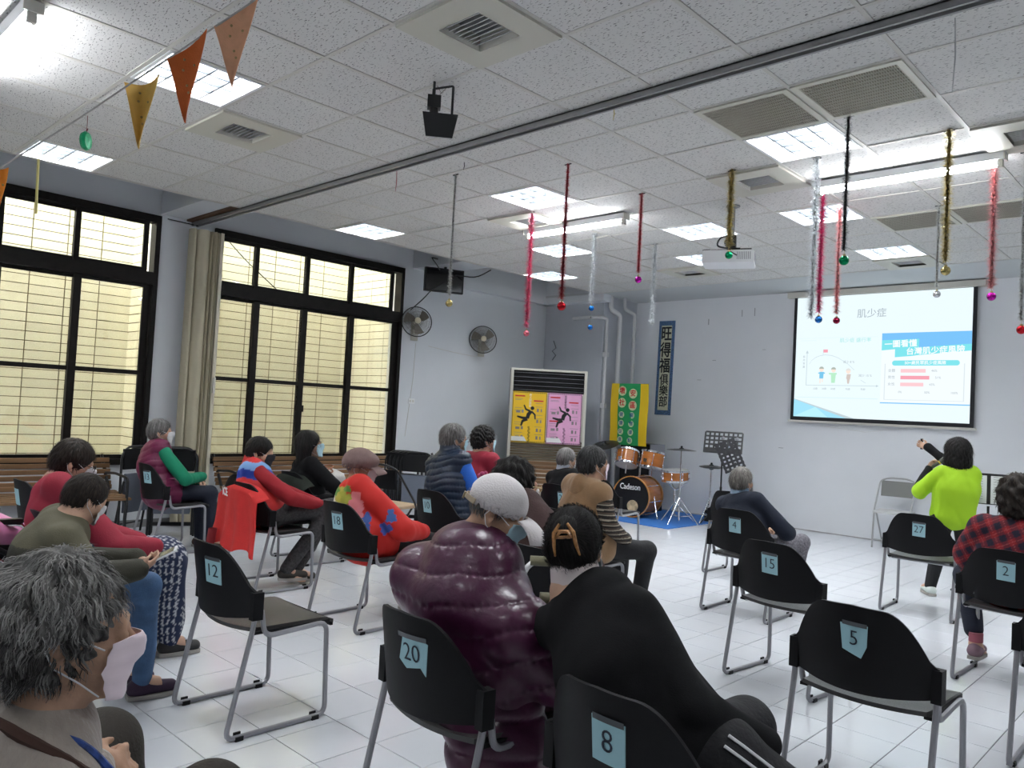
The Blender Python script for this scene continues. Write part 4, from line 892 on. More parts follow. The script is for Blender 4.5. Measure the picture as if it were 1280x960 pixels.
st('減少 8 %', .335, .455, .040, E_tx); st('減少 15 %', .435, .345, .040, E_tx)
for k, ch in enumerate('肌肉質量'): st(ch, .056, .50-.028*k, .034, E_tx)
# right panel
R_(.525,1.0,.135,.68, em('panel', (.90,.97,1.0)), 2); R_(.525,1.0,.56,.68, E_b1, 3); sl([(.525,.545),(.60,.553),(.60,.49),(.70,.50),(.725,.505),(1.0,.535),(1.0,.585),(.73,.565),(.73,.63),(.525,.625)], E_cy, lift=4)
R_(.525,1.0,.13,.138, E_b1, 3)
st('一圖看懂', .63, .592, .098, E_wh, 6, bold=.002, rot=-.03); st('台灣肌少症風險', .815, .538, .098, E_wh, 6, bold=.002, rot=-.035, sx=.98)
R_(.60,.93,.425,.465, E_cy, 5); n = 12
for cx_ in (.60,.93): sl([(cx_+.014*math.cos(2*PI*k/n), .445+.02*math.sin(2*PI*k/n)) for k in range(n)], E_cy, lift=5)
st('50+歲民眾肌少症風險', .765, .445, .050, E_wh, 7, bold=.001)
for a in ((.545,.55,.16,.44),(.965,.97,.16,.44),(.545,.97,.158,.162)): R_(*a, em('frame', (.72,.80,.84)), 3)
for lab_, z, x1, m, pc in (('全體',.385,.77,E_pk,'46%'),('男性',.333,.79,E_pk2,'51%'),('女性',.28,.76,E_pk,'43%')):
    R_(.635,x1,z-.014,z+.014, m, 4); st(lab_, .585, z, .044, E_tx); st(pc, x1+.045, z, .040, E_tx)
for txt, x in (('0%',.635),('50%',.78),('100%',.92)): st(txt, x, .22, .038, E_tx)
tag(MB().tube([(-4.35,YF-.03,SZ0-.06),(-3.72,YF-.02,SZ0-.12),(-3.2,YF-.03,SZ0-.045)], .002, 4).build('pull_cord', M_cream), 'thin pull cord sagging under the projection screen', 'cord')

# ------------------------------------------------------------------ things on the bench and by the wheelchair
t = thing('shoulder_bag', 'black fabric bag lying on the bench below the second window', 'bag', (-7.95,4.30,.43))
V, F = shell(lambda u, v: (.02+.14*math.sin(PI*v), -.26+.52*u, .24*math.sin(PI*u)**.3*v+.01), lambda u, v: (-.02-.14*math.sin(PI*v), -.26+.52*u, .24*math.sin(PI*u)**.3*v+.01), 14, 8); MB().add(V, F).build('body', mat('bag_black', (.012,.012,.013), .5, bump=.6, bscale=12), t, smooth=60)
MB().tube(bend([(.03,-.12,.2),(.06,-.08,.30),(.06,.08,.30),(.03,.12,.2)], .05, 4), .008, 6).build('handle', M_black, t, smooth=True)
t = thing('plastic_bag', 'crumpled white bag on the bench between two seated people', 'bag', (-7.80,5.15,.43))
b = MB(); b.ball((0,0,.10), .20, 16, sc=(.6,1.1,.55)); me = b.mesh('body', mat('crumpled_white', (.62,.60,.56), .5, bump=.9, bscale=14), True); o = link('body', me, t)
for v in me.vertices: v.co += Vector((random.uniform(-.02,.02), random.uniform(-.02,.02), random.uniform(-.015,.02)))
t = thing('cloth_strap', 'coiled brown strap lying on the white bag', 'strap', (-7.72,5.05,.62)); MB().tube([(.05*math.cos(k*.5)*(1+.1*math.sin(k)), .10*math.sin(k*.5), .03+.04*math.sin(k*.37)) for k in range(22)], .008, 6).build('strap', mat('tan_strap', (.35,.15,.08), .6), t, smooth=True)
# wheelchair at the left edge
t = thing('wheelchair', 'black wheelchair cut off by the left edge of the picture', 'wheelchair', (-5.02,1.02,0), 0)
for s in (-.27,.27):
    b = MB(); b.tube([(s, .29*math.cos(2*PI*k/40), .30+.29*math.sin(2*PI*k/40)) for k in range(40)], .014, 8, closed=True); o = b.build('tyre', M_black, t, smooth=True)
    b = MB(); b.tube([(s*1.12, .25*math.cos(2*PI*k/40), .30+.25*math.sin(2*PI*k/40)) for k in range(40)], .007, 6, closed=True); b.build('hand_rim', M_chrome, t, smooth=True)
    b = MB()
    for k in range(16): a = 2*PI*k/16; b.tube([(s*.98,.02*math.cos(a),.30+.02*math.sin(a)),(s,.28*math.cos(a+.15),.30+.28*math.sin(a+.15))], .0016, 4)
    b.build('spokes', M_steel, t); MB().tube([(s-.03,0,.3),(s+.03,0,.3)], .025, 12).build('hub', M_black, t)
    MB().tube(bend([(s*.85,-.20,.90),(s*.85,-.02,.88),(s*.85,-.02,.45),(s*.85,.30,.45),(s*.85,.42,.12)], .04, 3), .011, 8).tube(bend([(s*.85,-.02,.68),(s*.85,.26,.68),(s*.85,.26,.46)], .05, 3), .011, 8).build('side_frame', M_chrome, t, smooth=True)
    MB().tube([(s*.85,-.21,.90),(s*.85,-.10,.89)], .018, 10).build('push_grip', M_black, t); MB().box(s*.85-.025,s*.85+.025,.0,.24,.685,.71).build('armrest', M_black, t)
    MB().lathe([(.001,-.015),(.06,-.015),(.06,.015),(.001,.015)], 20, Matrix.Translation((s*.85,.40,.062)) @ Matrix.Rotation(PI/2, 4, 'Y')).build('caster', M_black, t)
MB().box(-.22,.22,-.03,-.015,.45,.86).build('back_sling', M_black, t); MB().box(-.22,.22,-.02,.32,.44,.46).build('seat_sling', M_black, t)
# walking frame before the chair numbered 9
t = thing('walking_frame', 'white tubular walking frame with an olive taped grip between two seated people', 'walker', (-1.98,2.40,0.0), -.785); t.scale = (1.28,1,1.04)
M_wt = mat('white_tube', (.70,.70,.72), .25, .4)
for s in (-.27, .27):
    MB().tube(bend([(s,-.18,.0),(s,-.12,.74),(s,.16,.74),(s,.24,0)], .07, 5), .0125, 10).build('side_frame', M_wt, t, smooth=True)
    MB().tube([(s,-.10,.742),(s,.12,.742)], .021, 12).build('grip', mat('olive_tape', (.14,.13,.075), .7, bump=.4, bscale=40), t, smooth=True)
MB().tube([(-.27,.19,.45),(.27,.19,.45)], .011, 8).tube([(-.27,.19,.68),(.27,.19,.68)], .011, 8).build('crossbar', M_wt, t, smooth=True)

# ------------------------------------------------------------------ people: smooth implicit bodies, meshed on a grid
class Field:
    def __init__(s, lo, hi, h):
        s.h = h; s.lo = np.array(lo, float); s.n = np.maximum(((np.array(hi)-s.lo)/h).astype(int)+2, 4); s.a = np.full(s.n, .2, np.float32)
    def sub(s, lo, hi):
        i0 = np.clip(((np.array(lo)-s.lo)/s.h).astype(int), 0, s.n-1); i1 = np.clip(((np.array(hi)-s.lo)/s.h).astype(int)+2, 1, s.n)
        if np.any(i1 <= i0): return None
        ax = [s.lo[k]+np.arange(i0[k], i1[k])*s.h for k in range(3)]
        return tuple(slice(i0[k], i1[k]) for k in range(3)), ax[0][:, None, None], ax[1][None, :, None], ax[2][None, None, :]
    def merge(s, sl, d, k, op):
        a = s.a[sl]; d = d.astype(np.float32)
        if op == '+':
            if k > 0: t = np.clip(.5+.5*(a-d)/k, 0, 1); s.a[sl] = a*(1-t)+d*t-k*t*(1-t)
            else: s.a[sl] = np.minimum(a, d)
        else:
            d = -d
            if k > 0: t = np.clip(.5-.5*(a-d)/k, 0, 1); s.a[sl] = a*(1-t)+d*t+k*t*(1-t)
            else: s.a[sl] = np.maximum(a, d)
    def cap(s, A, B, ra, rb, k=.02, wide=None, ws=1., quilt=None, op='+'):
        A = np.array(A, float); B = np.array(B, float); m = max(ra, rb)*max(ws, 1)+k+s.h*2+(quilt[0] if quilt else 0)
        q = s.sub(np.minimum(A, B)-m, np.maximum(A, B)+m)
        if q is None: return s
        sl, X, Y, Z = q; AB = B-A; L2 = max(AB.dot(AB), 1e-9)
        dx, dy, dz = X-A[0], Y-A[1], Z-A[2]; t = np.clip((dx*AB[0]+dy*AB[1]+dz*AB[2])/L2, 0, 1)
        px, py, pz = dx-t*AB[0], dy-t*AB[1], dz-t*AB[2]; r = ra+(rb-ra)*t; d2 = px*px+py*py+pz*pz
        if wide is not None and ws != 1:
            w = np.array(wide, float); w = w/np.linalg.norm(w); pw = px*w[0]+py*w[1]+pz*w[2]; d2 = d2-pw*pw*(1-1/(ws*ws))
        if quilt: r = r+quilt[0]*(np.abs(np.sin(PI*(t*math.sqrt(L2)+quilt[2])/quilt[1]))**.6-.5)
        s.merge(sl, np.sqrt(np.maximum(d2, 1e-12))-r, k, op); return s
    def ell(s, c, R, rad, k=.015, op='+'):       # R: 3x3 world-from-local
        c = np.array(c, float); m = max(rad)+k+s.h*2; q = s.sub(c-m, c+m)
        if q is None: return s
        sl, X, Y, Z = q; R = np.array(R, float); dx, dy, dz = X-c[0], Y-c[1], Z-c[2]
        l = [(dx*R[0, i]+dy*R[1, i]+dz*R[2, i])/rad[i] for i in range(3)]
        k0 = np.sqrt(l[0]**2+l[1]**2+l[2]**2); k1 = np.sqrt((l[0]/rad[0])**2+(l[1]/rad[1])**2+(l[2]/rad[2])**2)
        s.merge(sl, k0*(k0-1)/np.maximum(k1, 1e-6), k, op); return s
    def mesh(s, name, m, col=None, disp=None):
        a = s.a; nx, ny, nz = a.shape; sg = a < 0
        c = [sg[i:nx-1+i, j:ny-1+j, k:nz-1+k] for i in (0, 1) for j in (0, 1) for k in (0, 1)]
        al = c[0].copy(); an = c[0].copy()
        for q in c[1:]: al &= q; an |= q
        act = an & ~al; idx = -np.ones(act.shape, np.int32); I = np.argwhere(act); n = len(I); idx[act] = np.arange(n)
        P = np.zeros((n, 3)); W_ = np.zeros(n)
        for (i, j, k, ax) in [(i, j, k, 0) for i in (0,) for j in (0, 1) for k in (0, 1)]+[(i, j, k, 1) for i in (0, 1) for j in (0,) for k in (0, 1)]+[(i, j, k, 2) for i in (0, 1) for j in (0, 1) for k in (0,)]:
            p = I+np.array([i, j, k]); q = p.copy(); q[:, ax] += 1; va = a[p[:, 0], p[:, 1], p[:, 2]]; vb = a[q[:, 0], q[:, 1], q[:, 2]]
            m_ = (va < 0) != (vb < 0); t = va/(va-vb+1e-12); e = p.astype(float); e[:, ax] += t; P[m_] += e[m_]; W_[m_] += 1
        P = P/np.maximum(W_, 1)[:, None]; Fs = []
        for ax in range(3):
            o = [o_ for o_ in range(3) if o_ != ax]; s0 = [slice(None)]*3; s1 = [slice(None)]*3; s0[ax] = slice(0, -1); s1[ax] = slice(1, None)
            d = sg[tuple(s0)] != sg[tuple(s1)]; sl = [slice(None)]*3; sl[o[0]] = slice(1, -1); sl[o[1]] = slice(1, -1); full = np.zeros_like(d); full[tuple(sl)] = d[tuple(sl)]
            E_ = np.argwhere(full)
            if not len(E_): continue
            u = np.zeros(3, int); u[o[0]] = 1; v = np.zeros(3, int); v[o[1]] = 1; g = lambda w: idx[w[:, 0], w[:, 1], w[:, 2]]
            Q = np.stack([g(E_-u-v), g(E_-v), g(E_), g(E_-u)], 1); ins = sg[tuple(E_.T)]
            if ax == 1: ins = ~ins
            Q[~ins] = Q[~ins][:, ::-1]; Fs.append(Q)
        F = np.concatenate(Fs); V = s.lo+P*s.h
        # light smoothing
        for _ in range(1):
            acc = np.zeros_like(V); cnt = np.zeros(len(V))
            for i in range(4):
                np.add.at(acc, F[:, i], V[F[:, (i+1) % 4]]); np.add.at(cnt, F[:, i], 1)
            V = V*.5+.5*acc/np.maximum(cnt, 1)[:, None]
        if disp is not None:
            N = np.zeros_like(V); fn = np.cross(V[F[:, 2]]-V[F[:, 0]], V[F[:, 3]]-V[F[:, 1]])
            for i in range(4): np.add.at(N, F[:, i], fn)
            N /= np.linalg.norm(N, axis=1)[:, None]+1e-12; V = V+N*disp(V)[:, None]
        me = bpy.data.meshes.new(name); me.vertices.add(len(V)); me.vertices.foreach_set('co', V.astype(np.float32).ravel())
        me.loops.add(F.size); me.loops.foreach_set('vertex_index', F.astype(np.int32).ravel()); me.polygons.add(len(F)); me.polygons.foreach_set('loop_start', np.arange(0, F.size, 4, dtype=np.int32)); me.polygons.foreach_set('loop_total', np.full(len(F), 4, np.int32))
        me.update(calc_edges=True); me.validate(); me.polygons.foreach_set('use_smooth', [True]*len(me.polygons)); me.materials.append(m)
        if col is not None:
            at = me.color_attributes.new('Col', 'FLOAT_COLOR', 'POINT'); cc = np.ones((len(V), 4), np.float32); cc[:, :3] = col(V); at.data.foreach_set('color', cc.ravel())
        return me
def fold_noise(V, sc=9., amp=.006, seed=0., st=(1, 1, .45)):
    p = V*np.array(st)*sc+seed; v = np.zeros(len(V))
    for k, (a, b, c) in enumerate(((1.0, .6, .9), (-.7, 1.3, .8), (1.9, -1.1, 1.4), (-2.3, 2.0, 2.1))): v += np.sin(p[:, 0]*a+p[:, 1]*b+p[:, 2]*c+k*1.7+1.3*np.sin(p[:, 2]*.7+p[:, 0]*.8))/(1+.6*k)
    return amp*v/2
def rotm(yaw=0, pitch=0, roll=0):   # local x right, y forward, z up; pitch>0 looks down; roll>0 tilts to the right
    return np.array(Matrix.Rotation(yaw, 3, 'Z') @ Matrix.Rotation(-pitch, 3, 'X') @ Matrix.Rotation(roll, 3, 'Y'))
SKIN = mat('skin', (.60,.37,.26), .55, noise=.06, nscale=25, bump=.08, bscale=120, spec=.35); SKIN.node_tree.nodes['Principled BSDF'].inputs['Subsurface Weight'].default_value = .0
SKIN2 = mat('skin_old', (.50,.30,.20), .55, noise=.10, nscale=30, bump=.15, bscale=90, spec=.35)
M_mask = mat('mask_blue', (.42,.62,.70), .8); M_maskw = mat('mask_white', (.72,.72,.72), .8); M_maskp = mat('mask_pink', (.88,.74,.79), .8); M_maskb = mat('mask_black', (.015,.015,.02), .8)
M_loop = mat('ear_loop', (.70,.70,.72), .8); M_hair = vcol_mat('hair', .55, spec=.22)
M_sole = mat('shoe_sole', (.35,.33,.30), .7)

def hand(F, W, d, n, up, scale=1., curl=.5, k=.006, thumb=1):
    """W wrist, d pointing direction, n palm normal (fingers curl towards it), lateral = d x n"""
    d = np.array(d, float); d /= np.linalg.norm(d); n = np.array(n, float); n -= d*n.dot(d); n /= np.linalg.norm(n); l = np.cross(d, n)*thumb; s = scale
    F.cap(W, W+d*.04*s, .024*s, .026*s, .015, wide=l, ws=1.25); F.cap(W+d*.035*s, W+d*.075*s, .017*s, .014*s, .012, wide=l, ws=2.0)
    for i, (off, L) in enumerate(((.028,.068),(.010,.076),(-.010,.070),(-.028,.056))):
        p = W+d*.080*s+l*off*s; a = curl*.6; dd = d
        for j, fr in enumerate((.45, .32, .23)):
            dd = d*math.cos(a)+n*math.sin(a)+l*off*1.2*(1-j*.5); q = p+dd*L*fr*s; F.cap(p, q, (.0092-.001*j)*s, (.0086-.001*j)*s, .003); p = q; a += curl*.9
    p = W+d*.025*s+l*.022*s; q = p+(d*.55+l*.7+n*.35)*.038*s; F.cap(p, q, .014*s, .0105*s, .008); F.cap(q, q+(d*.9+n*.35+l*.05)*.032*s, .0100*s, .0085*s, .003)

HAIRTONES = dict(black=((.008,.007,.007),(.03,.027,.025)), grey=((.08,.075,.07),(.36,.35,.34)), dkgrey=((.035,.032,.030),(.34,.33,.315)), white=((.28,.28,.27),(.62,.61,.59)), ash=((.10,.09,.08),(.40,.38,.35)), brownblack=((.012,.009,.008),(.06,.045,.035)), pepper=((.02,.02,.02),(.12,.12,.12)))
def hair_part(root, o, H, R, style, tone, s, fine, n_str):
    """H head centre (absolute), R head rotation, o = root offset"""
    rs = np.random.RandomState(abs(hash_(style+tone))+int(abs(H[0])*1000)); h = .0045 if fine else .007; lo = H-np.array([.20,.20,.20])*s; hi = H+np.array([.20,.20,.20])*s
    if style == 'long': lo[2] -= .30
    F = Field(lo-o, hi-o, h); c = lambda v: H-o+R @ (np.array(v)*s)
    T = dict(wave=.034, short=.010, crop=.007, curly=.026, bob=.020, long=.014, bun=.010, perm=.020, cap=-.003)[style]
    E = lambda p, r, k=.02, op='+': F.ell(c(p), R, [q*s for q in r], k, op)
    yo = -.034 if style == 'curly' else -.014
    E((0,yo,.030), (.077+T,.096+T-(.012 if style == 'curly' else 0),.090+T))
    if style != 'cap': E((0,-.045,-.005), (.070+T,.062+T,.075+T))
    if style in ('bob', 'wave'):
        E((.052,-.01,-.05), (.038,.060,.075)); E((-.052,-.01,-.05), (.038,.060,.075)); E((0,-.055,-.055), (.085,.050,.075), .03)
    if style == 'long':
        for x in (-.045,.0,.045): F.cap(c((x,-.045,0)), c((x*1.3,-.075,-.20)), .055*s, .050*s, .03); F.cap(c((x*1.3,-.075,-.2)), c((x*1.3,-.085,-.36)), .050*s, .030*s, .03)
        for sx in (-1, 1): F.cap(c((sx*.065,.0,.0)), c((sx*.080,-.02,-.16)), .030*s, .028*s, .02)
    if style == 'wave': E((0,-.065,-.085), (.105,.065,.085), .03); E((.07,-.02,-.07), (.045,.06,.085), .03); E((-.07,-.02,-.07), (.045,.06,.085), .03)
    if style == 'bun': E((0,-.105,.035), (.040,.030,.055), .012); E((.01,-.10,-.03), (.030,.025,.040), .01)
    # face opening, nape
    back = {'wave':-.15,'short':-.060,'crop':-.055,'curly':-.085,'perm':-.085,'bob':-.14,'long':-.6,'bun':-.075,'cap':.02}[style]
    fz = .062 if style not in ('bob','long','wave') else .055
    if style != 'cap':
        E((0,.110,-.042), (.070 if style not in ('bob','long','wave') else .055,.080,.095), .012, '-')
        if style not in ('bob','long','wave'): 
            for sx in (-1, 1): E((sx*.092,.030,-.055), (.035,.052,.060), .008, '-'); E((sx*.095,-.008,-.030), (.022,.026,.042), .006, '-')
        if back > -.5: F.ell(c((0,0,back-.25)), R, [.30*s,.30*s,.25*s], .008, '-')
    else:
        F.ell(c((0,0,.030+.25)), R, [.30*s,.30*s,.25*s], .004, '-'); E((0,.09,-.03), (.09,.09,.12), .01, '-'); F.ell(c((0,0,-.070-.25)), R, [.30*s,.30*s,.25*s], .008, '-')
        for sx in (-1, 1): E((sx*.095,.01,-.03), (.030,.040,.045), .006, '-')
    a_, b_ = np.array(HAIRTONES[tone][0]), np.array(HAIRTONES[tone][1])
    wav = dict(wave=.006, curly=.0075, perm=.006, bob=.003, short=.0034, crop=.0008, long=.0015, bun=.0012, cap=.001)[style]
    def disp(V):
        L = (V-c((0,0,0))) @ R/s; q = np.arctan2(L[:, 0], -L[:, 1]); e = np.arctan2(L[:, 2], np.hypot(L[:, 0], L[:, 1]))
        if style == 'curly': return s*.0085*(np.sin(q*12+2.5*np.sin(e*6+q*2))*.6+np.sin(e*14+q*5+2*np.sin(q*4))*.6+.25*np.sin(q*37+e*21))
        v = np.sin(q*23+3*np.sin(e*7+q*3))*.5+np.sin(q*41+e*9)*.3+np.sin(e*19+q*9+2*np.sin(q*6))*(.8 if style in ('curly','perm') else .15)
        return v*wav*s
    def col(V):
        L = (V-c((0,0,0))) @ R/s; q = np.arctan2(L[:, 0], -L[:, 1]); e = L[:, 2]/.1; t = np.clip(.28+.35*np.sin(q*31+e*3+2*np.sin(q*7))*np.sin(q*13+e*5)+.12*e, 0, 1)[:, None]; return a_*(1-t)+b_*t
    me = F.mesh('hair', M_hair, col, disp); hb = link('hair', me, root)
    # loose strands over the shell
    V = np.zeros(len(me.vertices)*3); me.vertices.foreach_get('co', V); V = V.reshape(-1, 3); N = np.zeros(len(me.vertices)*3)
    me.vertices.foreach_get('normal', N); N = N.reshape(-1, 3)
    if n_str and len(V) > 50:
        L = (V-c((0,0,0))) @ R/s; NL = N @ R; ok = np.where(((L-np.array([0,-.014,.03])) * NL).sum(1) > 0)[0]; ok = ok[~((L[ok, 1] > .035) & (L[ok, 2] < .055))] if style not in ('bob','long','wave') else ok; pick = rs.choice(ok, n_str); p = L[pick]; nn = NL[pick]; crown = np.array([0,-.035,.13])
        if style == 'bun': fl = np.array([0,-.11,.03])-p; fl /= np.linalg.norm(fl, axis=1)[:, None]+1e-9
        else: fl = p-crown; fl[:, 2] -= .05; fl[:, 1] += .0; fl /= np.linalg.norm(fl, axis=1)[:, None]+1e-9
        steps = 5; curl = dict(wave=.55, curly=.5, perm=.75, bob=.25, short=.15, crop=.08, long=.05, bun=.05, cap=.05)[style]; st = dict(wave=.013, curly=.0085, perm=.010, bob=.013, short=.009, crop=.006, long=.02, bun=.010, cap=.007)[style]
        ph = (rs.rand(n_str)*6.28 if style != 'curly' else 3.2*np.sin(p[:, 0]*34+p[:, 2]*21)+2*np.sin(p[:, 1]*40-p[:, 2]*30)+rs.rand(n_str)*1.1); wv = (.0009+.0007*rs.rand(n_str))*(1.0 if style == 'curly' and fine else 1); side = np.cross(nn, fl); side /= np.linalg.norm(side, axis=1)[:, None]+1e-9; lift = (.002+.006*rs.rand(n_str)*(.55 if style in ('curly',) else 1.6))
        Vs = []; cur = p+nn*.0015
        phi = .5+.5*np.sin(p[:, 0]*60+p[:, 2]*40)
        for j in range(steps):
            w = wv*(1-j/(steps-.2)); Vs.append(np.stack([cur-side*w[:, None], cur+side*w[:, None]], 1))
            t = fl-nn*(fl*nn).sum(1)[:, None]; t /= np.linalg.norm(t, axis=1)[:, None]+1e-9; b = curl*np.sin(ph+j*1.3); cur = cur+(t*np.cos(b)[:, None]+side*np.sin(b)[:, None])*st+nn*(lift/steps)[:, None]
            if j > 1: cur = cur-nn*(.0022*(j-1))
        A = np.stack(Vs, 1).reshape(n_str, steps*2, 3); Wd = c((0,0,0))+(A.reshape(-1, 3)*s) @ R.T
        base = np.arange(n_str)[:, None]*steps*2; q = np.concatenate([base+np.array([[2*j, 2*j+1, 2*j+3, 2*j+2]]) for j in range(steps-1)], 0)
        m2 = bpy.data.meshes.new('strands'); m2.vertices.add(len(Wd)); m2.vertices.foreach_set('co', Wd.astype(np.float32).ravel()); m2.loops.add(q.size); m2.loops.foreach_set('vertex_index', q.astype(np.int32).ravel()); m2.polygons.add(len(q)); m2.polygons.foreach_set('loop_start', np.arange(0, q.size, 4, dtype=np.int32)); m2.polygons.foreach_set('loop_total', np.full(len(q), 4, np.int32)); m2.update(calc_edges=True); m2.materials.append(M_hair)
        at = m2.color_attributes.new('Col', 'FLOAT_COLOR', 'POINT'); t = np.clip(rs.rand(n_str)**1.6*1.1*(.5+.8*phi)+(np.clip(p[:, 2]*4.5, -.15, .45) if style == 'curly' else 0), 0, 1.3); cc = np.ones((n_str, steps*2, 4), np.float32); cc[:, :, :3] = (a_*(1-t[:, None])+b_*t[:, None])[:, None, :]; at.data.foreach_set('color', cc.ravel())
        so = link('strands', m2, hb); so['kind'] = 'stuff'
    return hb
def hash_(t):
    v = 7
    for ch in t: v = (v*31+ord(ch)) % 100003
    return v

def mask_part(root, o, H, R, s, m):
    c = lambda v: H-o+R @ (np.array(v)*s)
    def fy(x, z): return .096*math.sqrt(max(0, 1-(x/.088)**2))+.003+.024*math.exp(-(x/.022)**2-((z+.02)/.035)**2)-.10*max(0, -.085-z)
    def A(off):
        def g(u, v):
            x = (-.070+.14*u)*(1-.12*abs(2*v-1)); z = -.100+.098*v-.012*math.sin(PI*u)*(1-v)+.006*math.sin(PI*u)*v; y = fy(x, z)+off+.0016*math.sin(v*PI*7); return tuple(c((x, y, z)))
        return g
    V, F = shell(A(.004), A(.0015), 16, 14); b = MB(); b.add(V, F); k = b.build('face_mask', m, root, smooth=70)
    for sx in (-1, 1):
        e = MB()
        for z0, z1 in ((-.012, .022), (-.092, -.038)): e.tube([c((sx*.066, .062, z0)), c((sx*.076, .030, (z0+z1)/2)), c((sx*.081, -.012, z1))], .0016*s, 5)
        e.tube([c((sx*.081,-.012,.022)), c((sx*.084,-.028,-.008)), c((sx*.081,-.012,-.038))], .0016*s, 5)
        e.build('ear_loop', M_loop, k)
def glasses_part(root, o, H, R, s, m):
    c = lambda v: H-o+R @ (np.array(v)*s); b = MB()
    for sx in (-1, 1):
        b.tube([c((sx*.033+.024*math.cos(a), .108, .005+.017*math.sin(a))) for a in np.linspace(0, 2*PI, 17)[:-1]], .0018, 5, closed=True); b.tube([c((sx*.058,.106,.010)), c((sx*.078,.06,.012)), c((sx*.082,-.01,.008))], .0018, 5)
    b.tube([c((-.010,.112,.008)), c((.010,.112,.008))], .0018, 5); b.build('spectacles', m, root)

def person(label, root_xy, pel, head, yaw=0., hyaw=None, hpitch=0., hroll=0., s=1., hs=1., fine=0, skin=None, tops=(), legs='trouser', legm=None, hairstyle='short', tone='black', nstr=700, mask=None, glasses=None,
           knees=None, ankles=None, elbows=None, wrists=None, hdir=None, hnorm=None, shoe=None, stand_=False, shw=.165, h=None, curl=.6, shoulders=None, legw=1., skirt=None, eyes=False, chest_off=(0,0,0), sock=None, legcol=None, tuck=0.):
    """pel, head: absolute points; other joints are given in the local frame (x right, y forward) about the pelvis' floor point"""
    root = thing('person', label, 'person', (root_xy[0], root_xy[1], 0)); o = np.array([root_xy[0], root_xy[1], 0.]); skin = skin or SKIN
    Ry = rotm(yaw); X, Y, Z = Ry[:, 0], Ry[:, 1], np.array([0, 0, 1.]); pel = np.array(pel, float); H = np.array(head, float)-np.array([0,0,.015]); foot = np.array([pel[0], pel[1], 0])
    L = lambda p: foot+Ry @ np.array(p, float)
    HR = rotm(yaw if hyaw is None else hyaw, hpitch, hroll); hs = hs*s
    N = H+HR @ (np.array([0,-.035,-.125])*hs); N[2] = min(N[2], H[2]-.09)
    chest = pel*.45+N*.55-Y*.02+Ry @ np.array(chest_off); up = N*.90+pel*.10-Y*.005
    ax_ = N-pel; ax_ /= np.linalg.norm(ax_); SX = X-ax_*X.dot(ax_)
    sh = [up+SX*sx*shw*s-ax_*.015*s for sx in (-1, 1)]
    if shoulders: sh = [np.array(q, float) for q in shoulders]
    zh = pel[2]
    hip = [pel+X*sx*.085*s for sx in (-1, 1)]
    kn = [L(p) for p in (knees or ((-.11,.40,.50),(.11,.40,.50)))]; an = [L(p) for p in (ankles or ((-.12,.38,.085),(.12,.38,.085)))]
    el = [L(p) for p in (elbows or ((-.24,.06,.66),(.24,.06,.66)))]; wr = [L(p) for p in (wrists or ((-.07,.26,.60),(.07,.28,.58)))]
    hd = [Ry @ np.array(p, float) for p in (hdir or ((.8,.5,-.2),(-.8,.5,-.2)))]; hn = [Ry @ np.array(p, float) for p in (hnorm or ((.0,-.2,-1),(.0,-.2,-1)))]
    h = h or (.0055 if fine else .0078)
    pts = np.array([H+.14, H-.14, pel-.17, pel+.17]+kn+an+el+wr+sh+[w+d_*.19/np.linalg.norm(d_) for w, d_ in zip(wr, hd)]); lo = pts.min(0)-.06-o; hi = pts.max(0)+.06-o; lo[2] = max(lo[2], -.004)
    # ---- body
    F = Field(lo, hi, h); c = lambda v: H-o+HR @ (np.array(v)*hs); e = lambda p, r, k=.015, op='+': F.ell(c(p), HR, [q*hs for q in r], k, op)
    e((0,-.014,.030), (.074,.093,.086)); e((0,.026,-.038), (.057,.066,.076), .03); e((0,.070,-.096), (.024,.022,.020), .02)
    F.cap(c((-.030,.080,.024)), c((.030,.080,.024)), .012*hs, .012*hs, .015)
    for sx in (-1, 1): e((sx*.036,.062,-.030), (.026,.028,.024), .02); e((sx*.031,.100,.004), (.015,.014,.010), .010, '-'); e((sx*.031,.084,.004), (.0125,.0125,.0125), .002)
    F.cap(c((0,.092,.004)), c((0,.111,-.026)), .008*hs, .0125*hs, .008); e((.010,.102,-.031), (.008,.009,.007), .005); e((-.010,.102,-.031), (.008,.009,.007), .005)
    F.cap(c((-.018,.088,-.059)), c((.018,.088,-.059)), .007*hs, .007*hs, .008); F.cap(c((-.015,.086,-.070)), c((.015,.086,-.070)), .008*hs, .008*hs, .006)
    for sx in (-1, 1):
        Re = HR @ np.array(Matrix.Rotation(sx*-.35, 3, 'Z')); F.ell(c((sx*.077,-.010,-.008)), Re, [.009*hs,.019*hs,.032*hs], .004); F.ell(c((sx*.084,-.004,-.004)), Re, [.006*hs,.010*hs,.018*hs], .003, '-'); F.ell(c((sx*.075,-.004,-.036)), Re, [.007*hs,.010*hs,.010*hs], .004)
    F.cap(c((0,-.018,-.05)), N-o, .054*s, .058*s, .03); F.cap(N-o, chest-o, .062*s, .085*s, .04, wide=SX, ws=1.2); F.cap(chest-o, pel-o, .085*s, .085*s, .03, wide=SX, ws=1.2)
    for i in (0, 1):
        F.cap(up-o, sh[i]-o, .05*s, .042*s, .03); F.cap(sh[i]-o, el[i]-o, .040*s, .033*s, .015); F.cap(el[i]-o, wr[i]-o, .034*s, .023*s, .01)
        hand(F, wr[i]-o, hd[i], hn[i], None, s*.95, curl, thumb=(1 if i else -1))
        F.cap(hip[i]-o, kn[i]-o, .065*s, .048*s, .03); F.cap(kn[i]-o, an[i]-o, .046*s, .032*s, .02)
        F.cap(an[i]-o, an[i]-o+Y*.12-Z*(an[i][2]-.04)*.8, .032*s, .030*s, .02, wide=X, ws=1.2)
    body = link('body', F.mesh('body', skin), root)
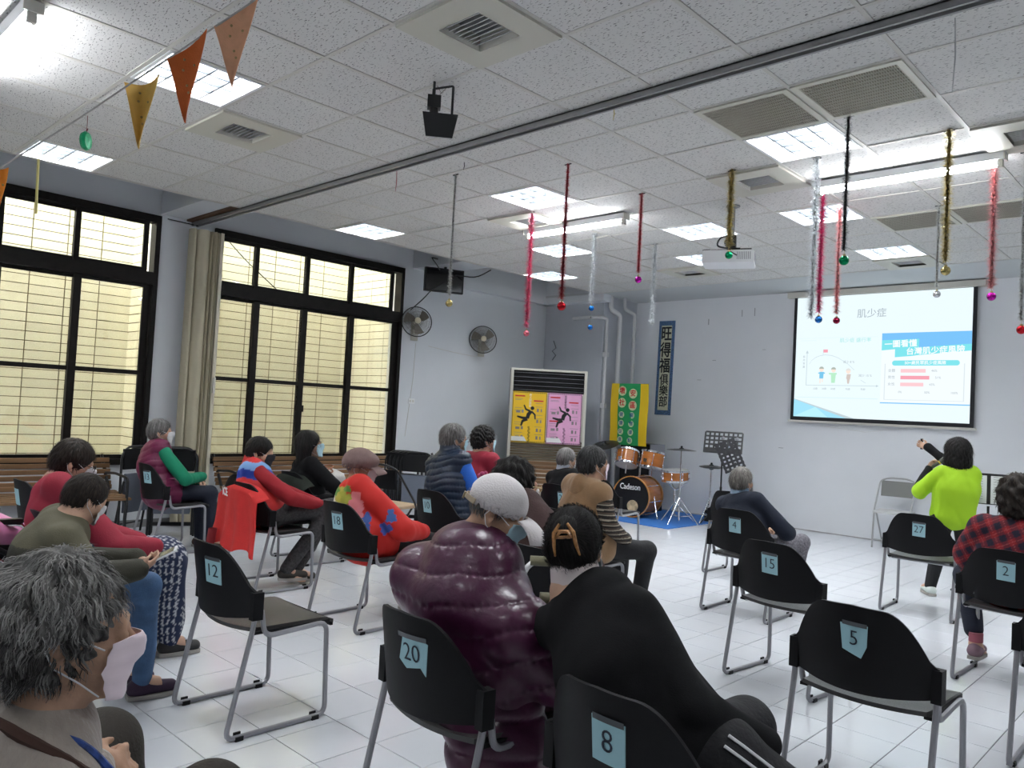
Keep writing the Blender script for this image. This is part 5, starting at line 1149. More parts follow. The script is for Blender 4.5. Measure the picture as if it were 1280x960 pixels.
    # ---- eyes (dark iris on a white ball)
    if eyes:
        for sx in (-1, 1):
            b = MB(); b.ball(c((sx*.031,.086,.004)), .0125*hs, 12); k = b.build('eye', M_white, root, smooth=True); MB().ball(c((sx*.031,.0945,.002)), .0058*hs, 10).build('iris', M_black, k, smooth=True)
    # ---- hair, mask, spectacles
    if hairstyle: hair_part(root, o, H, HR, hairstyle, tone, hs, fine, nstr)
    if mask is not None: mask_part(root, o, H, HR, hs, mask)
    if glasses is not None: glasses_part(root, o, H, HR, hs, glasses)
    # ---- legs
    if legm is not None:
        FL = Field(lo-.03, hi+.03, .009 if not fine else .007)
        FL.cap(hip[0]-o, hip[1]-o, .105*s*legw, .105*s*legw, .04)
        for i in (0, 1):
            a2 = an[i]*(1-tuck)+kn[i]*tuck; FL.cap(hip[i]-o, kn[i]-o, .094*s*legw, .068*s*legw, .03); FL.cap(kn[i]-o, a2-o, .068*s*legw, .050*s*legw, .03)
        if skirt:
            mid = [(kn[0]+kn[1])/2-o, (an[0]+an[1])/2-o]; FL.cap(pel-o, mid[0], .13, .12, .06, wide=X, ws=1.3); FL.cap(mid[0], mid[1]+np.array([0,0,.10]), .12, .13, .05, wide=X, ws=1.45)
        if not skirt or True: FL.a[:, :, :max(0, int((.035-FL.lo[2])/FL.h))] = .2
        link('trousers' if not skirt else 'skirt', FL.mesh('trousers', legm, legcol, lambda V: fold_noise(V, 14, .0065, 3.1)), root)
    # ---- shoes
    if shoe is not None:
        for i in (0, 1):
            a = an[i]-o; f = Y; b = Field(np.minimum(a, a+f*.16)-.09, np.maximum(a, a+f*.16)+.09, .007); z = a[2]-.045
            tilt = 0; A_ = a-Z*.035-f*.03; B_ = a-Z*.045+f*.13; b.cap(A_, B_, .036, .030, .01, wide=X, ws=1.15); b.cap(a, a-Z*.03, .036, .04, .02)
            k = link('shoe', b.mesh('shoe', shoe), root); g = MB(); Rm = Matrix(((X[0],f[0],0),(X[1],f[1],0),(0,0,1)))
            g.M = Matrix.Translation(Vector(a-Z*.075)) @ Rm.to_4x4(); g.prism([(-.032,-.06),(.032,-.06),(.042,.02),(.044,.10),(.025,.155),(-.025,.155),(-.044,.10),(-.042,.02)], -.006, .014); g.build('sole', M_sole, k)
    # ---- upper garments: list of dicts
    J = dict(o=o, N=N, chest=chest, pel=pel, up=up, sh=sh, el=el, wr=wr, SX=SX, X=X, Y=Y, Z=Z, H=H, HR=HR, hs=hs, lo=lo, hi=hi, s=s, ax=ax_, c=c, root=root, kn=kn, an=an, hip=hip)
    for g in tops: garment(J, **g)
    return root, J
def garment(J, name='sweater', m=None, fat=.0, arms=1., quilt=None, hem=.0, collar=0., col=None, fold=.009, fsc=10., h=.0085, arm_r=1., seed=0., chestr=1., hemr=1., opening=0., belly=0., collar_r=1., smooth_k=.05, arm_k=.014, extra=None, band=False, upper=False):
    o, s, SX = J['o'], J['s'], J['SX']; F = Field(J['lo']-.08, J['hi']+.08, h); P = lambda q: q-o; Q = (quilt[0], quilt[1], 0.) if quilt else None
    F.cap(P(J['up']-J['ax']*.03), P(J['chest']), (.098+fat)*s, (.118+fat)*s*chestr, .03, wide=SX, ws=1.36)
    Q2 = (quilt[0], quilt[1], np.linalg.norm(J['up']-J['ax']*.03-J['chest'])) if quilt else None
    if not upper: F.cap(P(J['chest']), P(J['pel']+J['Z']*.02-J['Y']*.0), (.118+fat)*s*chestr, (.125+fat)*s*hemr, smooth_k, wide=SX, ws=1.30)
    if belly: F.cap(P(J['chest']*.4+J['pel']*.6+J['Y']*.05), P(J['pel']+J['Y']*.07+J['Z']*.05), (.10+belly)*s, (.10+belly)*s, .05, wide=SX, ws=1.2)
    F.cap(P(J['sh'][0]), P(J['sh'][1]), (.060+fat*.9)*s, (.060+fat*.9)*s, .04)
    F.cap(P(J['up']-J['ax']*.02), P(J['up']*.25+J['N']*.75), (.080+fat*.5)*s, (.060+fat*.25)*s, .025, wide=SX, ws=1.2)
    if hem:
        for q in (0, 1): F.cap(P(J['hip'][q]), P(J['hip'][q]*(1-hem)+J['kn'][q]*hem), (.125+fat)*s*hemr, (.115+fat*.6)*s*hemr, .05)
    for q in (0, 1):
        if arms <= 0: continue
        F.cap(P(J['sh'][q]), P(J['el'][q]), (.060+fat)*s*arm_r, (.052+fat*.8)*s*arm_r, arm_k)
        if arms > .5: t = (arms-.5)*2; F.cap(P(J['el'][q]), P(J['el'][q]*(1-t)+J['wr'][q]*t), (.052+fat*.8)*s*arm_r, (.040+fat*.55)*s*arm_r, .012)
    if collar: # stand-up collar ring
        c0 = J['N']-o; F.cap(c0, J['c']((0,-.025,-.085+collar)), (.075+fat*.3)*s*collar_r, (.078+fat*.3)*s*collar_r, .012); 
        F.cap(J['c']((0,-.005,-.055+collar)), J['c']((0,.01,.0+collar)), .066*s, .075*s, .004, op='-')
    if extra: extra(F, J)
    def dsp(V):
        d = fold_noise(V, fsc, fold, seed)+fold_noise(V, fsc*3.1, fold*.35, seed+5)
        if quilt:
            A_, per = quilt; best = np.full(len(V), 9.); sp = np.zeros(len(V)); lat = np.zeros(len(V))
            segs = [(J['N'], J['pel']-J['ax']*.3, 1.55)]+([(J['sh'][q], J['el'][q], 1.), (J['el'][q], J['wr'][q], 1.)] if arms > .5 else [])
            if band: segs = []
            for k_, (a, b_, w_) in enumerate(segs):
                a = P(a); b_ = P(b_); ab = b_-a; L_ = np.linalg.norm(ab); t = np.clip((V-a) @ ab/L_**2, 0, 1); dd = np.linalg.norm(V-a-t[:, None]*ab, axis=1)/w_; k2 = dd < best; best[k2] = dd[k2]; sp[k2] = (t*L_)[k2]+.02*k_
            if band: W_ = V-P(J['N']); al = -(W_ @ J['ax']); la = np.abs(W_ @ J['SX']); sp = al+.25*np.maximum(la-.15, 0)
            sp = sp+.006*np.sin(V[:, 0]*25)+.006*np.sin(V[:, 1]*31); q_ = np.abs(np.sin(PI*sp/per)); d = d+A_*(q_**.32-.75)+.0035*np.exp(-(q_/.35)**2)*np.sin((V[:, 0]+V[:, 1])*170+V[:, 2]*40)*(A_/.02)
        return d
    ob = link(name, F.mesh(name, m, col and (lambda V: col(V, J)), dsp), J['root']); return ob
def soft(b, u): return u*u*(3-2*u)

# ------------------------------------------------------------------ hats and other worn things
def cap_hat(J, m, strap=None, emblem=None, visor=1., flat=False, dz=0.):
    o, HR, hs, c, root = J['o'], J['HR'], J['hs'], J['c'], J['root']; H = J['H']-o
    F = Field(H-.20*hs, H+.20*hs, .0055 if not flat else .007); T = .013 if not flat else .028
    F.ell(c((0,-.012,.036+dz)), HR, [(.077+T)*hs,(.096+T)*hs,(.088+T*.8)*hs], .01)
    if flat: F.ell(c((0,.02,.062+dz)), HR, [(.095)*hs,(.105)*hs,(.050)*hs], .03)
    F.ell(c((0,0,.014+dz-.25)), HR, [.3*hs,.3*hs,.25*hs], .004, '-')
    F.ell(c((0,-.012,.020+dz)), HR, [(.070+T)*hs,(.089+T)*hs,(.072+T)*hs], .004, '-')
    if strap: F.ell(c((0,-.125,.030+dz)), HR, [.034*hs,.04*hs,.024*hs], .003, '-')
    k = link('cap', F.mesh('cap', m), root)
    def vis(off):
        def g(u, v):
            a = (u-.5)*2.0; x = math.sin(a)*(.083+.010*v)*1.02; y = .058+math.cos(a)*.048+ (.062*visor)*v*math.cos(a*.8); z = .024+dz-.014*(x/.08)**2-.030*v*v*visor; return tuple(c((x, y, z+off)))
        return g
    V, F2 = shell(vis(.004), vis(-.002), 16, 8); b = MB(); b.add(V, F2); b.build('visor', m, k, smooth=60)
    if strap:
        b = MB()
        b.add(*shell(lambda u, v: tuple(c((math.sin((u-.5)*1.9)*.099, -.010-math.cos((u-.5)*1.9)*.117, .008+.018*v+dz))), lambda u, v: tuple(c((math.sin((u-.5)*1.9)*.095, -.010-math.cos((u-.5)*1.9)*.112, .008+.018*v+dz))), 14, 1)); b.build('strap', strap, k, smooth=60)
        b = MB(); b.add(*shell(lambda u, v: tuple(c((.035+.018*u, -.130+.004*u, .005+.024*v+dz))), lambda u, v: tuple(c((.035+.018*u, -.124+.004*u, .005+.024*v+dz))), 2, 1)); b.build('buckle', mat('brass', (.35,.27,.15), .3, .8), k)
    if emblem:
        b = MB(); b.add(*shell(lambda u, v: tuple(c((-.055+.030*u, -.095+.02*u*0, .098+.020*v-.2*0+dz))), lambda u, v: tuple(c((-.055+.030*u, -.085, .098+.018*v+dz))), 2, 2))
        for k2, (px, pz) in enumerate(((-.020,.098),(-.036,.090),(-.004,.090),(-.028,.078),(-.012,.078))):
            d_ = np.array([px, -.075, pz-.036]); d_ = d_/math.sqrt((d_[0]/.096)**2+(d_[1]/.115)**2+(d_[2]/.103)**2); q = c(tuple(np.array([0,-.012,.036+dz])+d_*1.01)); b = MB(); b.ball(q, .009*hs, 10); b.build('emblem_petal', emblem, k, smooth=True)
    return k
def put(name, label, cat, loc, build, rot=None):
    t = thing(name, label, cat, loc, rot=rot or (0,0,0)); build(t); return t
navy = mat('navy_trousers', (.010,.014,.030), .8, bump=.3, bscale=90); blackt = mat('black_trousers', (.010,.010,.012), .8, bump=.3, bscale=80); M_shoeb = mat('black_shoe', (.015,.014,.014), .5)
jeans = mat('denim', (.055,.12,.24), .8, noise=.25, nscale=14, bump=.3, bscale=200); browntr = mat('brown_trousers', (.030,.024,.018), .85, bump=.3, bscale=120)
def stripes(axis_f, c0, c1, per, duty=.5):
    def f(V, J):
        t = axis_f(V, J)/per; k = ((t-np.floor(t)) < duty)[:, None]; return np.where(k, np.array(c0), np.array(c1))
    return f
PEOPLE = []
# nearest, lower left: permed grey hair, pink mask, beige cardigan
knit = mat('beige_knit', (.36,.31,.27), .95, noise=.08, nscale=40, bump=.5, bscale=90, stretch=(1,1,.3), sheen=.3)
r, J = person('seated person with permed grey hair, pink mask and beige cardigan, nearest the camera at left', (-1.60,.42), (-1.60,.42,.50), (-1.505,.485,1.005), yaw=.10, hyaw=-.42, hpitch=.06, s=.98, fine=1, skin=SKIN2,
    tops=[dict(name='cardigan', m=knit, fat=.016, fold=.006, collar=.0, h=.0075), dict(name='shirt', m=mat('dark_shirt', (.03,.025,.03), .8), fat=.008, arms=0, h=.009)], legm=browntr, hairstyle='curly', tone='dkgrey', nstr=9500, mask=M_maskp,
    shoulders=((-1.77,.44,.765),(-1.42,.45,.755)), legw=1.25, knees=((-.29,.31,.59),(-.02,.42,.52)), elbows=((-.26,.02,.62),(.18,.02,.60)), wrists=((-.11,.19,.655),(-.02,.16,.675)), hdir=((.75,.55,.1),(-.2,.9,-.1)), hnorm=((.1,-.3,-1),(-.8,-.1,-.3)), shoe=M_shoeb, curl=1.0)
c = J['c']; o = J['o']
MB().tube(bend([c((-.06,-.075,-.115)), c((0,-.095,-.120)), c((.075,-.045,-.120)), c((.100,.06,-.165)), c((.085,.150,-.27))], .03, 4), .0075, 6).build('lanyard', mat('blue_lanyard', (.02,.06,.25), .6, noise=.7, nscale=60), r, smooth=True)
MB().tube(bend([c((-.09,-.06,-.12)), c((0,-.125,-.12)), c((.105,-.06,-.130)), c((.130,.05,-.18)), c((.12,.16,-.30))], .04, 4), .010, 6).build('neck_stripe', mat('brown_rib', (.06,.028,.02), .9), r, smooth=True)
w_ = J['wr'][1]-o; b = MB()
for k in range(12): a = 2*PI*k/12; b.ball((w_[0]+.030*math.cos(a), w_[1]-.01+.006*math.cos(a), w_[2]+.030*math.sin(a)), .0075, 8)
b.build('bead_bracelet', mat('garnet', (.08,.01,.012), .2), r, smooth=True)['kind'] = 'stuff'
# olive jacket, phone
def olive(V, J): return np.where((V[:, 2] > .755)[:, None], np.array((.115,.105,.065)), np.array((.040,.038,.026)))
r, J = person('seated person in a two-tone olive jacket looking down at a phone', (-3.76,1.06), (-3.78,1.06,.52), (-3.72,1.22,.955), yaw=-.15, hyaw=.10, hpitch=.45, s=.90, hs=.93, tops=[dict(name='jacket', m=vcol_mat('olive_cloth', .75, bump=.2), fat=.030, col=olive, fold=.008, collar=.0)],
    legm=jeans, hairstyle='short', tone='brownblack', nstr=1800, mask=M_maskw, elbows=((-.15,.12,.64),(.27,.16,.64)), wrists=((.12,.36,.67),(.27,.34,.66)), hdir=((.7,.6,.1),(-.25,.9,.25)), hnorm=((-.2,.2,.9),(-.6,-.2,.7)), shoe=mat('purple_shoe', (.035,.015,.04), .7), knees=((-.15,.42,.50),(.06,.44,.54)), ankles=((-.20,.40,.085),(-.02,.46,.085)), shw=.155)
w_ = J['wr'][1]; put('mobile_phone', 'white mobile phone held by the person in the olive jacket', 'phone', (w_[0]-.02, w_[1]+.11, w_[2]+.045), lambda t: (MB().cbox(-.034,.034,-.07,.07,-.004,.004,.002).build('casing', M_white, t), MB().box(-.030,.030,-.060,.060,.004,.0048).build('screen', mat('phone_screen', (.02,.02,.03), .1), t)), (.5,.15,-.5))
# red top with anchor skirt
def anchor(V):
    u = V[:, 0]*1.0+V[:, 1]*1.0; v = V[:, 2]+V[:, 1]*.8; a = np.mod(u*26, 1)-.5; b_ = np.mod(v*22+np.floor(u*26)*.5, 1)-.5
    k = ((np.abs(a) < .10) & (np.abs(b_) < .36)) | ((np.abs(b_+.22) < .09) & (np.abs(a) < .32)) | ((np.abs(b_-.28) < .08) & (np.abs(a) < .2)); return np.where(k[:, None], np.array((.45,.46,.48)), np.array((.010,.018,.055)))
redm = mat('crimson_cloth', (.28,.008,.028), .75, noise=.06, nscale=10, bump=.15, bscale=150)
r, J = person('seated person with short dark hair and glasses in a crimson top and anchor-print skirt', (-4.50,1.45), (-4.50,1.42,.52), (-4.62,1.44,1.035), yaw=-.15, hyaw=-.30, hpitch=.35, s=1., tops=[dict(name='top', m=redm, fat=.020, fold=.007)], legm=vcol_mat('anchor_print', .8, bump=.2), legcol=anchor, skirt=1,
    hairstyle='short', tone='brownblack', nstr=1600, mask=M_maskw, glasses=M_blackm, elbows=((-.22,.10,.66),(.26,.16,.62)), wrists=((.02,.32,.60),(.20,.36,.60)), shoe=M_shoeb, eyes=True, knees=((-.10,.44,.50),(.14,.46,.50)), ankles=((-.12,.44,.085),(.18,.48,.085)))
# green sleeves, purple vest
maroon = mat('maroon_quilt', (.16,.012,.06), .5, bump=.1, bscale=40); greenk = mat('green_knit', (.0,.20,.10), .85, bump=.25, bscale=120)
r, J = person('seated person with grey hair in a maroon vest with green sleeves by the column', (-7.20,2.98), (-7.20,3.0,.52), (-7.33,3.0,1.075), yaw=-.15, hyaw=-.45, hpitch=-.05, s=.98, tops=[dict(name='sweater', m=greenk, fat=.012), dict(name='vest', m=maroon, fat=.034, arms=0, quilt=(.008,.06), hem=.1)], legm=navy,
    hairstyle='short', tone='grey', nstr=900, mask=M_maskw, knees=((-.08,.36,.52),(.14,.38,.52)), ankles=((-.02,.36,.085),(.14,.40,.085)), elbows=((-.24,.08,.66),(.27,.12,.66)), wrists=((.0,.30,.62),(.02,.34,.66)), hdir=((.9,.2,0),(-.9,.2,0)), shoe=mat('brown_sandal', (.10,.06,.04), .7))
# red and blue vest, black mask
def chev(V, J):
    q = V[:, 2]+.25*np.abs(V[:, 0]*.95-V[:, 1]*.25+.0); k1 = (q > .885) & (q < .94); k2 = (q > .82) & (q <= .885); c_ = np.tile(np.array((.62,.03,.03)), (len(V), 1)); c_[k1] = (.22,.42,.75); c_[k2] = (.015,.05,.35); return c_
r, J = person('seated person in a red and blue vest with a black mask, legs crossed', (-5.50,3.08), (-5.50,3.12,.53), (-5.66,3.1,1.01), yaw=-.45, hyaw=-.75, hpitch=.12, s=.98, tops=[dict(name='sweater', m=mat('dark_red_knit', (.30,.008,.015), .85, bump=.2, bscale=150), fat=.012), dict(name='vest', m=vcol_mat('vest_nylon', .6, bump=.1), fat=.032, arms=0, col=chev, quilt=(.004,.09), collar=.01)],
    legm=mat('charcoal_print', (.045,.043,.045), .85, noise=.5, nscale=60, bump=.2, bscale=90), hairstyle='short', tone='black', nstr=1100, mask=M_maskb, knees=((-.06,.44,.52),(.08,.46,.60)), ankles=((.02,.22,.10),(.16,.14,.14)), elbows=((-.22,.10,.70),(.22,.14,.68)), wrists=((.02,.34,.62),(.10,.36,.62)), shoe=mat('dark_sneaker', (.035,.028,.022), .7))
# long black hair
blackk = mat('black_knit', (.011,.011,.012), .9, noise=.1, nscale=30, bump=.15, bscale=260, spec=.15)
r, J = person('seated person with long black hair, dressed in black, by the second window', (-6.15,3.86), (-6.13,3.88,.53), (-6.18,3.86,1.035), yaw=-.25, hyaw=-.65, hpitch=-.15, s=.98, tops=[dict(name='sweater', m=blackk, fat=.020)], legm=blackt, hairstyle='long', tone='black', nstr=1500, hs=1.08, mask=M_mask, shoe=M_shoeb, elbows=((-.22,.10,.68),(.24,.12,.68)))
# flat cap, red flowered shawl
def floral(V, J):
    c_ = np.tile(np.array((.56,.016,.010)), (len(V), 1)); rs = np.random.RandomState(4); P0 = J['up']-J['o']
    for k, (dx, dy, dz, rr, cc) in enumerate(((-.10,-.13,-.02,.045,(.40,.34,.05)),(-.05,-.14,-.03,.04,(.30,.30,.03)),(-.13,-.10,.02,.03,(.10,.25,.05)),(.02,-.15,-.05,.045,(.70,.20,.22)),(.04,-.15,-.12,.035,(.70,.22,.25)),(.09,-.14,-.17,.03,(.04,.10,.35)),(.05,-.15,-.19,.03,(.55,.45,.08)),(.22,-.08,-.20,.035,(.05,.10,.40)),(-.14,-.12,-.09,.035,(.75,.65,.55)),(.25,.0,-.12,.03,(.05,.12,.35)),(-.04,-.14,.03,.022,(.12,.28,.05)))):
        d = V-(P0+np.array((.60,.80,0))*(dx*1.0)+np.array((.80,-.60,0))*.13+np.array((0,0,dz))); d = np.stack([d[:, 0]*.6+d[:, 1]*.8, d[:, 2]], 1); a = np.arctan2(d[:, 1], d[:, 0]); k_ = np.linalg.norm(d*np.array((1, .75+.3*np.sin(k*2.1))), axis=1) < rr*(1.05+.22*np.sin(a*3+k)+.12*np.sin(a*7+2*k)); c_[k_] = cc
    return c_
r, J = person('seated person in a mauve flat cap and a red flowered shawl', (-4.28,3.12), (-4.26,3.14,.53), (-4.39,3.15,.995), yaw=-.25, hyaw=-.85, hpitch=.05, s=.90, hs=1.08, skin=SKIN2, tops=[dict(name='shawl', m=vcol_mat('shawl_cloth', .7, bump=.1), fat=.034, col=floral, arm_r=1.15, fold=.014, fsc=9, hem=.15, hemr=1.15)], legm=blackt, hairstyle='cap', tone='grey', nstr=300, mask=M_maskw, glasses=None, shoe=M_shoeb, elbows=((-.22,.10,.64),(.26,.14,.62)), wrists=((.05,.30,.58),(.12,.34,.58)))
cap_hat(J, mat('mauve_wool', (.20,.13,.12), .9, noise=.1, nscale=30, bump=.4, bscale=150), flat=True, visor=1.3, dz=.0)
# navy quilted vest, blue sleeves
r, J = person('seated person with grey hair in a navy quilted vest with bright blue sleeves', (-4.60,4.20), (-4.58,4.22,.53), (-4.68,4.25,1.185), yaw=-.1, hyaw=-.35, hpitch=.02, s=1.02, skin=SKIN2, tops=[dict(name='shirt', m=mat('bright_blue', (.01,.12,.55), .7, bump=.15, bscale=120), fat=.014), dict(name='vest', m=mat('navy_nylon', (.012,.025,.055), .42), fat=.036, arms=0, quilt=(.014,.052), collar=.015, chestr=1.04, hemr=1.04)], legm=navy, hairstyle='short', tone='grey', nstr=1100, mask=M_mask, glasses=M_steel, shoe=M_shoeb)
# crimson top further back
r, J = person('seated person with dark hair in a plain crimson top, beside the air conditioner', (-5.22,5.10), (-5.18,5.1,.54), (-5.20,5.1,1.155), yaw=-.1, hyaw=-.35, hpitch=-.02, s=1., tops=[dict(name='top', m=redm, fat=.020)], legm=blackt, hairstyle='perm', tone='black', nstr=1000, mask=M_mask, shoe=M_shoeb)
# white cap, purple down jacket
purp = mat('purple_nylon', (.060,.008,.036), .36, noise=.1, nscale=10, bump=.35, bscale=22, coat=.12)
r, J = person('seated person in a white baseball cap and shiny purple down jacket', (-1.90,1.86), (-1.90,1.88,.53), (-1.885,1.93,1.085), yaw=-.05, hyaw=-.95, hpitch=.36, s=1.04, hs=.95, shoulders=((-2.15,1.84,.81),(-1.68,1.84,.73)), fine=1, skin=SKIN2, tops=[dict(name='down_jacket', m=purp, fat=.044, quilt=(.0105,.097), band=True, collar=.0, hem=.35, fold=.003, fsc=10, h=.0075, chestr=1.05, hemr=1.0, arm_r=1.0, arm_k=.06, collar_r=1.05)],
    legm=mat('pale_grey_trousers', (.48,.47,.50), .8, bump=.3, bscale=80), hairstyle='cap', tone='grey', nstr=1500, mask=M_mask, shoe=M_shoeb, elbows=((-.31,.06,.64),(.30,.10,.58)), wrists=((-.02,.30,.58),(.20,.34,.56)), shw=.175)
cap_hat(J, mat('white_cap', (.66,.62,.62), .8, bump=.2, bscale=150), strap=mat('khaki_strap', (.42,.34,.24), .7), emblem=mat('emblem_pink', (.40,.03,.12), .6), visor=1.6)
# the hanging coat tail of the down jacket
def tail(off):
    def g(u, v):
        z = .60-.44*v+.03*u; x = .16+.24*u+.02*math.sin(v*7); y = -.20+.20*u-.03*v+off+.014*abs(math.sin(v*PI*4.2)); return (x, y, z)
    return g
FT_ = Field(np.array([-.1,-.5,0]), np.array([.6,.5,.9]), .008); FT_.cap((.10,-.04,.58), (.24,-.10,.24), .10, .075, .03, wide=(.5,.8,0), ws=1.7); FT_.cap((.14,.02,.55), (.30,-.02,.30), .09, .05, .03, wide=(.5,.8,0), ws=1.4)
link('coat_tail', FT_.mesh('coat_tail', purp, None, lambda V: .016*(np.abs(np.sin(PI*(V[:, 2]+.12*V[:, 0])/.10))**.45-.65)+fold_noise(V, 30, .004)), r)
# black sweater with hair claw, leaning on chair 8
r, J = person('person in a black sweater with a tortoiseshell hair claw, leaning left', (-1.14,1.93), (-1.12,1.93,.53), (-1.535,1.93,1.02), yaw=.40, hyaw=.42, hpitch=.20, hroll=-.15, s=1.02, hs=.97, fine=1, tops=[dict(name='sweater', m=blackk, fat=.012, fold=.009, fsc=8, h=.0075, hem=.0, chestr=1.0, hemr=.88, arm_r=1.1),
    dict(name='shirt_collar', m=mat('pale_pink_cotton', (.62,.54,.53), .8), fat=-.014, arms=0, upper=True, collar=.018, h=.0065, fold=.001)], legm=None, hairstyle='bun', tone='black', nstr=3500, mask=M_mask, elbows=((-.44,.42,.58),(.02,-.04,.65)), wrists=((-.30,.55,.58),(.20,.10,.54)), shoe=M_shoeb, knees=((.14,.37,.48),(.33,.08,.37)), ankles=((.14,.37,.085),(.22,-.18,.09)), shw=.18, chest_off=(.0,-.04,-.02), shoulders=((-1.65,1.86,.735),(-1.29,1.90,.855)))
c = J['c']; o = J['o']
def strip2(V):
    d = V[:, 0]*.75+V[:, 1]*-.5; return np.tile(np.array((.010,.010,.012)), (len(V), 1))
FLg = Field(J['lo']-.04, J['hi']+.04, .008); hp, kk, aa = J['hip'], J['kn'], J['an']; FLg.cap(hp[0]-o, hp[1]-o, .115, .115, .04)
for i in (0, 1): FLg.cap(hp[i]-o, kk[i]-o, .105, .080, .03); FLg.cap(kk[i]-o, aa[i]-o, .078, .060, .03)
link('trousers', FLg.mesh('trousers', blackt, None, lambda V: fold_noise(V, 14, .006)), r)
b = MB(); p0, p1 = hp[1]-o, kk[1]-o
for off in (-.014, .014):
    d = (p1-p0)/np.linalg.norm(p1-p0); up_ = np.array([0,0,1.]); sd = np.cross(d, up_); sd /= np.linalg.norm(sd); n_ = np.cross(sd, d)
    pts = [p0+d*t+(sd*math.cos(.55+off*9)+n_*math.sin(.55+off*9))*(.118-.07*max(t, 0)) for t in np.linspace(-.04, .36, 10)]; b.tube(pts, .0045, 5)
b.build('side_stripe', M_white, r, smooth=True)
# hair claw
tor = mat('tortoiseshell', (.42,.20,.07), .25, noise=.5, nscale=60, coat=.5); t = MB()
for sx in (-1, 1):
    t.tube([c((.005+sx*.012,-.158,.062)), c((.005+sx*.030,-.160,.035)), c((.005+sx*.034,-.150,.0)), c((.005+sx*.038,-.125,-.030))], [.004,.0065,.0055,.003], 6)
t.tube([c((-.022,-.156,.040)), c((.03,-.156,.038))], .006, 6); t.tube([c((.005-.02*math.cos(a),-.160,.022+.018*math.sin(a))) for a in np.linspace(0, PI, 8)], .005, 6).tube([c((-.02,-.158,.022)), c((.03,-.158,.022))], .005, 6)
t.build('hair_claw', tor, r, smooth=True)
MB().tube(bend([c((-.085,.03,-.155)), c((-.07,-.06,-.120)), c((0,-.090,-.112)), c((.07,-.06,-.118)), c((.085,.04,-.155))], .04, 4), .0075, 6).build('lanyard', mat('navy_lanyard', (.01,.025,.09), .6, noise=.8, nscale=90), r, smooth=True)
# brown top, permed dark hair, glasses
r, J = person('seated person with permed dark hair and glasses in a brown top', (-2.62,3.05), (-2.62,3.06,.53), (-2.90,3.12,1.03), yaw=-.05, hyaw=-.35, hpitch=.12, s=1.06, tops=[dict(name='sweater', m=mat('brown_wool', (.060,.030,.028), .85, bump=.3, bscale=120), fat=.026)], legm=blackt, hairstyle='curly', tone='black', nstr=2600, mask=M_maskw, glasses=mat('gold_wire', (.5,.4,.2), .3, .9), shoe=M_shoeb, hs=1.02)
c = J['c']; MB().tube([c((.075*math.cos(a), -.028+.062*math.sin(a)-.01, -.135+.012*math.sin(a*3))) for a in np.linspace(0, 2*PI, 25)[:-1]], .017, 8, closed=True).build('scarf', mat('print_scarf', (.22,.07,.06), .8, noise=.8, nscale=45), r, smooth=True)
# small grey-haired person on chair 24
r, J = person('small seated grey-haired person in black with a pale collar', (-4.62,5.66), (-4.62,5.68,.52), (-4.69,5.7,1.01), yaw=-.1, hyaw=-.25, hpitch=.05, s=.88, skin=SKIN2, tops=[dict(name='cardigan', m=blackk, fat=.018), dict(name='shirt_collar', m=mat('pale_cotton', (.50,.54,.60), .8), fat=-.002, arms=0, upper=True, collar=.012)], legm=blackt, hairstyle='short', tone='grey', nstr=800, mask=M_maskw, shoe=M_shoeb)
# camel hooded vest with striped sleeves
def armstripe(V, J):
    t = V[:, 2]*1.0; k = np.mod(t*30, 1); c_ = np.tile(np.array((.020,.016,.014)), (len(V), 1)); c_[k < .22] = (.42,.36,.28); c_[(k > .4) & (k < .52)] = (.15,.10,.07); return c_
camel = mat('camel_wool', (.30,.175,.085), .9, noise=.07, nscale=20, bump=.3, bscale=140, sheen=.2)
r, J = person('seated person in a camel hooded vest with striped sleeves', (-3.34,4.28), (-3.34,4.30,.53), (-3.30,4.3,1.105), yaw=-.30, hyaw=-.45, hpitch=.0, s=.98, skin=SKIN2, tops=[dict(name='striped_shirt', m=vcol_mat('stripe_knit', .85, bump=.2), fat=.014, col=armstripe, h=.006), dict(name='hooded_vest', m=camel, fat=.030, arms=0, hem=.12)], legm=blackt, hairstyle='short', tone='pepper', nstr=1500, mask=M_maskp, shoe=M_shoeb, knees=((-.12,.42,.52),(.16,.42,.50)), elbows=((-.22,.02,.70),(.24,.02,.70)), wrists=((-.02,.28,.58),(.16,.22,.58)))
o = J['o']; c = J['c']; F = Field(J['N']-o-.22, J['N']-o+.22, .008); F.ell(c((0,-.105,-.175)), J['HR'], [.115,.060,.105], .03); F.cap(c((-.075,-.02,-.13)), c((.0,-.085,-.115)), .032, .036, .03); F.cap(c((.075,-.02,-.13)), c((.0,-.085,-.115)), .032, .036, .03); F.ell(c((0,-.045,-.085)), J['HR'], [.055,.045,.055], .015, '-'); link('hood', F.mesh('hood', camel, None, lambda V: fold_noise(V, 30, .005)), r)
# navy sweater on chair 4
r, J = person('seated person with pale grey bobbed hair in a navy sweater on the chair numbered 4', (-2.78,5.62), (-2.78,5.64,.50), (-2.88,5.64,.985), yaw=-.15, hyaw=-.15, hpitch=-.05, s=.90, skin=SKIN2, tops=[dict(name='sweater', m=mat('navy_wool', (.012,.017,.032), .9, bump=.3, bscale=140), fat=.022), dict(name='shirt_collar', m=mat('pale_blue_cotton', (.30,.42,.55), .8), fat=-.002, arms=0, upper=True, collar=.012)], legm=mat('mottled_grey', (.18,.17,.19), .85, noise=.5, nscale=70), hairstyle='short', tone='ash', nstr=1500, mask=M_maskw, shoe=M_shoeb, elbows=((-.22,.06,.64),(.24,.10,.62)), knees=((-.12,.40,.50),(.16,.42,.52)))
